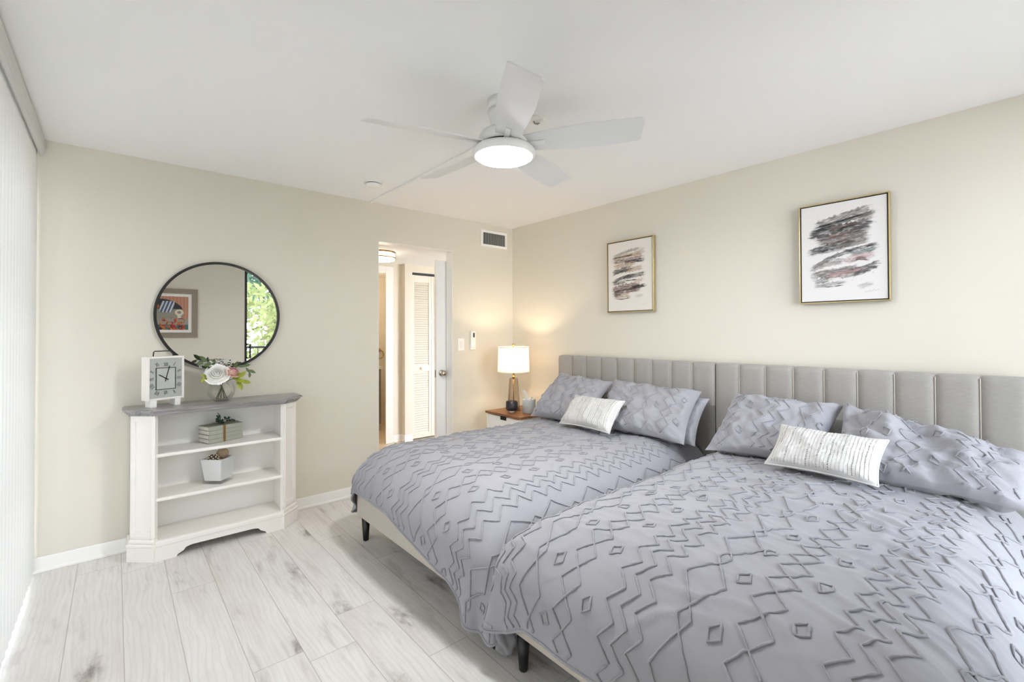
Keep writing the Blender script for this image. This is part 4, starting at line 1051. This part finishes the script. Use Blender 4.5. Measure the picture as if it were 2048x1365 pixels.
def make_duvet(yc, W, z0, AsL, AsR, Bs, Af, Bf, LX_, hem, side_drop, z_at, label, seed, wr, wdir, cpow=(2.2, 2.2), lobe=None):
    """s>0 is towards the near side (-y). t from the head (x=-.16) towards the foot. hem(s) = drop at the foot"""
    def ell(q, A, B):   # arc of a quarter ellipse then straight down
        key = (round(A, 3), round(B, 3))
        tb = ell.c.get(key)
        if tb is None:
            tb = [(0, 0, 0)]; l = 0; px_ = pz_ = 0
            for i in range(1, 61):
                a = PI / 2 * i / 60; x, z = A * math.sin(a), B * (1 - math.cos(a)); l += math.hypot(x - px_, z - pz_); tb.append((l, x, z)); px_, pz_ = x, z
            ell.c[key] = tb
        if q >= tb[-1][0]: return A, B + q - tb[-1][0]
        lo, hi = 0, 60
        while hi - lo > 1:
            m = (lo + hi) // 2
            if tb[m][0] <= q: lo = m
            else: hi = m
        f = (q - tb[lo][0]) / (tb[hi][0] - tb[lo][0]); return tb[lo][1] + f * (tb[hi][1] - tb[lo][1]), tb[lo][2] + f * (tb[hi][2] - tb[lo][2])
    ell.c = {}
    XH = -.16; L = -XH - LX_  # total flat length to outermost foot
    L = XH - LX_
    def arc(A, B): return PI / 2 * math.sqrt((A * A + B * B) / 2)
    def surf(s, t):
        As = AsR if s > 0 else AsL
        a = max(0, abs(s) - (W - As)); b_ = max(0, t - (L - Af)); q = math.hypot(a, b_); ph = math.atan2(b_, a) if q > 1e-9 else 0
        c2 = math.cos(ph) ** 2; A = As * c2 + Af * (1 - c2); B = Bs * c2 + Bf * (1 - c2)
        ex, ez = ell(q, A, B) if q > 0 else (0, 0)
        maxd = z0 - .035
        corner = math.sin(2 * ph)
        if ez > B: 
            k = min(1, (ez - B) / .25)
            ex += corner ** 2 * (.028 * math.sin(ph * 17 + seed) + .012) * k + (1 - corner ** 2) * .010 * math.sin((s * 9 + t * 11) + seed) * k * (1 if b_ > a else .3)
            ex -= .02 * k * (1 - corner)
        if ez > maxd: ex -= (ez - maxd) * .3; ez = maxd
        sg = 1 if s > 0 else -1
        pw = 2 + 5 * min(1, ez / B) if q > 0 else 2
        cs, sn = abs(math.cos(ph)), abs(math.sin(ph)); nf = (cs ** pw + sn ** pw) ** (-1 / pw) if q > 0 else 1
        y = yc - sg * (min(abs(s), W - As) + ex * cs * nf); x = XH - (min(t, L - Af) + ex * sn * nf); z = z0 - ez
        topf = max(0, 1 - ez / .3)
        z += topf * .028 * (1 - min(1, abs(s) / W) ** 2)
        p = Vector((x, y, z))
        d1 = fbm(Vector((x * 2.2 + seed, y * 2.2, z * 2)), 3) * .013
        ca, sa = math.cos(wdir), math.sin(wdir); xr, yr = x * ca + y * sa, -x * sa + y * ca
        env = .35 + .65 * sstep(-.1, .5, noise.noise((x * 1.3 + seed, y * 1.3, 3.3)) + .25)
        nq = abs(noise.noise((xr * 2.6, yr * 8.5 + .6 * noise.noise((x * 4, y * 4, 1)), seed))); nq2 = abs(noise.noise((xr * 4.1 + 7, yr * 15 + .8 * noise.noise((x * 5, y * 5, 4)), seed + 2)))
        d2 = (math.exp(-(nq / .11) ** 2) + .5 * math.exp(-(nq2 / .12) ** 2)) * wr * env + noise.noise((x * 9, y * 9, z * 9 + seed)) * .0025
        z += (d1 + d2) * topf
        if topf < 1: x -= (d1 + d2 * .5) * (1 - topf) * (b_ > a) 
        return Vector((x, y, max(.012, z + 0)))
    smaxR = W - AsR + arc(AsR, Bs) + side_drop; smaxL = W - AsL + arc(AsL, Bs) + side_drop
    def tmax(s): 
        ss = max(-W, min(W, s)); As = AsR if s > 0 else AsL; am = (smaxR if s > 0 else smaxL) - (W - As); a = max(0, abs(s) - (W - As))
        qf = arc(Af, Bf) + max(0, hem(ss) - Bf); pc = cpow[1] if s > 0 else cpow[0]
        return L - Af + qf * (1 - min(1, a / am) ** pc) ** (1 / pc)
    nu, nv_ = 200, 230
    b = MB()
    def g(u, v):
        s = -smaxL + (smaxL + smaxR) * u; return surf(s, tmax(s) * v)
    b.grid(g, nu, nv_)
    # hem edge: rolled cord along the border
    edge = [g(i / nu, 1) for i in range(nu + 1)]; b.tube(edge, .006, 6, 0)
    for u in (0, 1): b.tube([g(u, i / nv_) for i in range(nv_ + 1)], .006, 6, 0)
    lines = pattern(-smaxL, smaxR, .25, tmax(0) + .4, z_at)
    add_cords.cen = Vector((-1.1, yc, .15))
    add_cords(b, surf, lines, lambda s, t: -smaxL + .01 < s < smaxR - .01 and .2 < t < tmax(s) - .012, .0039, .009, 1, seed)
    if lobe:
        c0 = [Vector(p) for p in lobe]; nL = 22
        def lf(u, v):
            f = v * (len(c0) - 1); j_ = min(int(f), len(c0) - 2); c = c0[j_].lerp(c0[j_ + 1], f - j_); a = 2 * PI * u
            r_ = (.017 + .024 * math.sin(min(1, v * 1.05) * PI) ** .8 * (v ** .5)) * (1 + .22 * math.sin(3 * a + v * 7) + .12 * math.sin(5 * a - v * 11)) * (1 if v < .97 else .35)
            return c + Vector((math.cos(a) * r_ * 1.15, math.sin(a) * r_ * .85, .006 * math.sin(4 * a + v * 9)))
        b.grid(lf, 40, nL)
    o = build('duvet', b, [M['duvet'], M['cord']], org=(-1.1, yc, z0), label=label, cat='duvet', group='grey tufted duvets')
    return surf
# hem drops: far bed from .355 high (far) to .175 high (near)
def hem1(s):  # s = yc - y
    y = -1.487 - s; z = .36 if y > -1.35 else .36 + (y + 1.35) * .225
    return .600 - z
def hem2(s):
    y = -2.955 - s; return   .600 - (.245 + max(0, -(y + 2.3)) * .05)
S1 = make_duvet(-1.487, .735, .592, .17, .30, .24, .34, .24, -2.075, hem1, .15, -.005, 'grey tufted duvet on the bed beside the nightstand', 1, .004, .6, (7, 3.4), [(-2.02, -2.235, .20), (-2.015, -2.24, .15), (-1.995, -2.25, .10), (-1.985, -2.252, .05), (-1.98, -2.25, .02)])
S2 = make_duvet(-2.955, .730, .592, .24, .26, .24, .32, .22, -2.075, hem2, .12, -.085, 'grey tufted wrinkled duvet on the bed nearest the camera', 5, .0125, math.radians(-95), (3.6, 3))

# ------------------------------------------------------------------ pillows
def make_pillow(BL, BR, TL, TR, th, seed, bulge=.0, sag=0, wk=1):
    """returns surf(u, v, side); u 0..1 left to right, v 0..1 bottom to top"""
    BL, BR, TL, TR = map(Vector, (BL, BR, TL, TR))
    nrm = (BR - BL).cross(TL - BL).normalized()
    if nrm.x > 0: nrm = -nrm
    def surf(u, v, side=1):
        uu, vv = 2 * u - 1, 2 * v - 1
        # edges bow inwards between the corners
        pu = u + .035 * (1 - vv * vv) * (-uu) * abs(uu) ** 3; pv = v + .055 * (1 - uu * uu) * (-vv) * abs(vv) ** 3
        p = (BL * (1 - pu) + BR * pu) * (1 - pv) + (TL * (1 - pu) + TR * pu) * pv
        h = th * ((1 - uu ** 4) * (1 - vv ** 4)) ** .55 * (.82 + .18 * math.cos(uu * 1.2) * math.cos(vv * 1.2)); h = max(h, 0)
        edge = 1 - (1 - uu ** 6) * (1 - vv ** 6)
        wr_ = noise.noise((u * 5 + seed, v * 3, side)) * .020 + noise.noise((u * 11, v * 7 + seed, side)) * .010 + math.exp(-(noise.noise((u * 5 + v * 6, v * 2 - u * 3, seed)) / .13) ** 2) * .010
        return p + nrm * side * (h + wk * wr_ * min(1, h / .02)) - Vector((0, 0, sag * (1 - uu * uu) * v))
    return surf, nrm
def pillow(name, surf, mat, label, cat, group, lines=None, dims=(.68, .46), extra=None, org=None, piping=None, parts=None):
    b = MB(); N1, N2 = 44, 32
    b.grid(lambda u, v: surf(u, v, 1), N1, N2); b.grid(lambda u, v: surf(1 - u, v, -1), N1, N2)
    mats = [mat]
    if lines:
        mats.append(M['cord']); wd, hd = dims
        def sf(s, t): return surf(s / wd, t / hd, 1)
        bb = MB()
        add_cords_oriented(bb, sf, lines, lambda s, t: .02 < s < wd - .02 and .02 < t < hd - .02, .0036, .012)
        b.add(bb.v, bb.f, 1, True)
    o = build(name, b, mats, org=org if org else surf(.5, 0, 0), label=label, cat=cat, group=group)
    return o
def add_cords_oriented(b, surf, lines, inside, r, step):
    rr = random.Random(5); eps = .003; ref = Vector((-1, 0, .4))
    for poly, closed in lines:
        pts = resample(poly, step, closed); runs = [[]]
        for s, t in pts:
            if not inside(s, t): runs.append([]); continue
            p = surf(s, t); nn = (surf(s + eps, t) - p).cross(surf(s, t + eps) - p); nn = nn.normalized() if nn.length > 1e-12 else ref
            if nn.dot(ref) < 0: nn = -nn
            runs[-1].append((p + nn * r * .6, r * rr.uniform(.8, 1.2)))
        for k, run in enumerate(runs):
            if len(run) > 2: b.tube([p for p, _ in run], [q for _, q in run], 6, 0, None, closed and len(runs) == 1)
def swap(L): return [([(y, x) for x, y in p], c) for p, c in L]
SH = 'grey tufted pillow shams'
def sham(BL, BR, TL, TR, z_at, label, seed, th=.075, sag=0, wk=1.2):
    sf, nrm = make_pillow(BL, BR, TL, TR, th, seed, sag=sag, wk=wk)
    wd = (Vector(BR) - Vector(BL)).length; hd = (Vector(TL) - Vector(BL)).length
    L = pattern(0, wd, -.1, hd + .1, z_at, .56, .95)
    pillow('pillow_sham', sf, M['duvet'], label, 'pillow', SH, L, (wd, hd))
sham((-.545, -.85, .628), (-.555, -1.46, .628), (-.215, -.895, .985), (-.215, -1.47, .945), .12, 'grey tufted pillow leaning in the corner nearest the lamp', 3)
sham((-.520, -1.50, .632), (-.500, -2.215, .628), (-.205, -1.47, .965), (-.205, -2.185, .935), .23, 'grey tufted pillow at the near side of the lamp side bed', 6)
sham((-.520, -2.36, .628), (-.500, -2.94, .640), (-.205, -2.40, .945), (-.205, -2.985, .935), .30, 'grey tufted pillow on the left of the nearest bed', 9)
sham((-.560, -2.99, .645), (-.50, -3.66, .628), (-.215, -2.98, .950), (-.215, -3.66, .790), .52, 'large grey tufted pillow on the right of the nearest bed', 12, .095, 0, 2.0)
for BL, BR, TL, TR, lab in (((-.40, -1.56, .610), (-.40, -2.235, .605), (-.16, -1.55, .90), (-.16, -2.215, .885), 'plain grey pillow tucked behind the sham beside the bed gap'),
                            ((-.40, -3.02, .62), (-.38, -3.675, .615), (-.16, -3.0, .87), (-.16, -3.675, .80), 'plain grey pillow tucked behind the large sham at the right edge')):
    sf, _ = make_pillow(BL, BR, TL, TR, .055, 4); pillow('plain_pillow', sf, M['plain_cotton'], lab, 'pillow', 'plain grey pillows')

def throw(BL, BR, TL, TR, label, seed):
    sf, nrm = make_pillow(BL, BR, TL, TR, .062, seed, wk=.45)
    b = MB(); N1, N2 = 40, 28
    b.grid(lambda u, v: sf(u, v, 1), N1, N2); b.grid(lambda u, v: sf(1 - u, v, -1), N1, N2)
    rr = random.Random(seed)
    lb_, sb = MB(), MB()
    n = 27
    for k in range(n):
        u = .05 + .90 * (k + .5) / n
        lb_.tube([sf(u, v, 1) + nrm * .0004 for v in [i / 22 for i in range(1, 22)]], [.0022 * rr.uniform(.3, 1.1) for _ in range(21)], 5)
        if k % 3 == 1:
            v = .05
            while v < .94:
                ln = rr.uniform(.12, .5); on = rr.random() < .62
                if on:
                    vv = v
                    while vv < min(.94, v + ln):
                        c = sf(u, vv, 1) + nrm * .0006; d = (sf(u + .01, vv, 1) - sf(u, vv, 1)).normalized()
                        sb.tube([c - d * .0032, c, c + d * .0032], [.0008, .0015, .0008], 5); vv += .034
                v += ln
    b.add(lb_.v, lb_.f, 1, True); b.add(sb.v, sb.f, 2, True)
    t = build('throw_pillow', b, [M['throw'], M['slub'], M['stitch']], org=sf(.5, 0, 0), label=label, cat='pillow', group='white striped throw pillows')
    e = MB()
    for q in range(4):
        f = [lambda i: (i, 0), lambda i: (1, i), lambda i: (1 - i, 1), lambda i: (0, 1 - i)][q]
        e.tube([sf(*f(i / 30), 0) for i in range(31)], .0042, 6)
    build('piping', e, M['throw'], t)
throw((-.660, -1.300, .650), (-.690, -1.785, .655), (-.475, -1.300, .845), (-.485, -1.765, .850), 'small white striped pillow on the bed beside the nightstand', 31)
throw((-.655, -2.745, .655), (-.665, -3.215, .655), (-.500, -2.775, .840), (-.505, -3.225, .835), 'small white striped pillow on the bed nearest the camera', 44)

# ------------------------------------------------------------------ hall and bathroom things
hl = Vector((-1.105, .84, HC)); t = thing('ceiling_light', hl, 'round brass banded flush light on the hall ceiling', 'ceiling light')
build('band', MB().lathe([(.150, 0), (.158, 0), (.158, -.014), (.150, -.014)], hl, 48).lathe([(.150, -.056), (.158, -.056), (.158, -.066), (.150, -.066)], hl, 48), M['brass'], t, label='brass rings')
build('diffuser', MB().lathe([(0, -.002), (.150, -.002), (.150, -.080), (.140, -.088), (0, -.092)], hl, 48), M['hall_led'], t)
light('hall_lamp_light', 'POINT', (hl.x, hl.y, hl.z - .16), 1.5, (1, .86, .66), shadow_soft_size=.12)
vn = thing('bathroom_vanity', (-.75, 2.5, 0), 'grey drawer vanity with white counter seen through the bathroom doorway', 'vanity')
build('cabinet', MB().box((-1.20, 2.22, .10), (-.455, 2.86, .84), .003).box((-1.20, 2.28, 0), (-.455, 2.86, .10)), M['vanity'], vn)
build('countertop', MB().box((-1.22, 2.19, .84), (-.44, 2.86, .875), .004), M['stone'], vn, label='white stone counter')
for z0_, z1_ in ((.64, .82), (.40, .62), (.13, .38)):
    b = MB().box((-.80, 2.200, z0_), (-.47, 2.219, z1_), .002); b.frame(-.80, -.47, z0_, z1_, .045, 2.194, 2.202, axis='y'); d = build('drawer', b, M['vanity'], vn)
    build('handle', MB().box((-.72, 2.176, (z0_ + z1_) / 2 + .02), (-.54, 2.184, (z0_ + z1_) / 2 + .03), .002).box((-.71, 2.18, (z0_ + z1_) / 2 + .02), (-.70, 2.195, (z0_ + z1_) / 2 + .03)).box((-.56, 2.18, (z0_ + z1_) / 2 + .02), (-.55, 2.195, (z0_ + z1_) / 2 + .03)), M['brass'], d)
tr_ = thing('towel_ring', (-.19, 2.86, 1.03), 'brass ring on the bathroom wall above the vanity', 'towel ring')
build('mount', MB().lathe([(0, 0), (.03, 0), (.03, .012), (.012, .02), (.012, .05), (0, .05)], (0, 0, 0), 20, 0, Matrix.Translation((-.20, 2.86, 1.075)) @ Matrix.Rotation(PI / 2, 4, 'X')), M['brass'], tr_)
build('ring', MB().tube([(-.20 + .062 * math.cos(a * PI / 16), 2.815, 1.01 + .062 * math.sin(a * PI / 16)) for a in range(32)], .007, 8, 0, None, True), M['brass'], tr_)
light('bathroom_light', 'POINT', (-.6, 2.0, 2.0), 9, (1, .82, .58), shadow_soft_size=.1)

for o in bpy.data.objects:
    if '_o' in o: del o['_o']
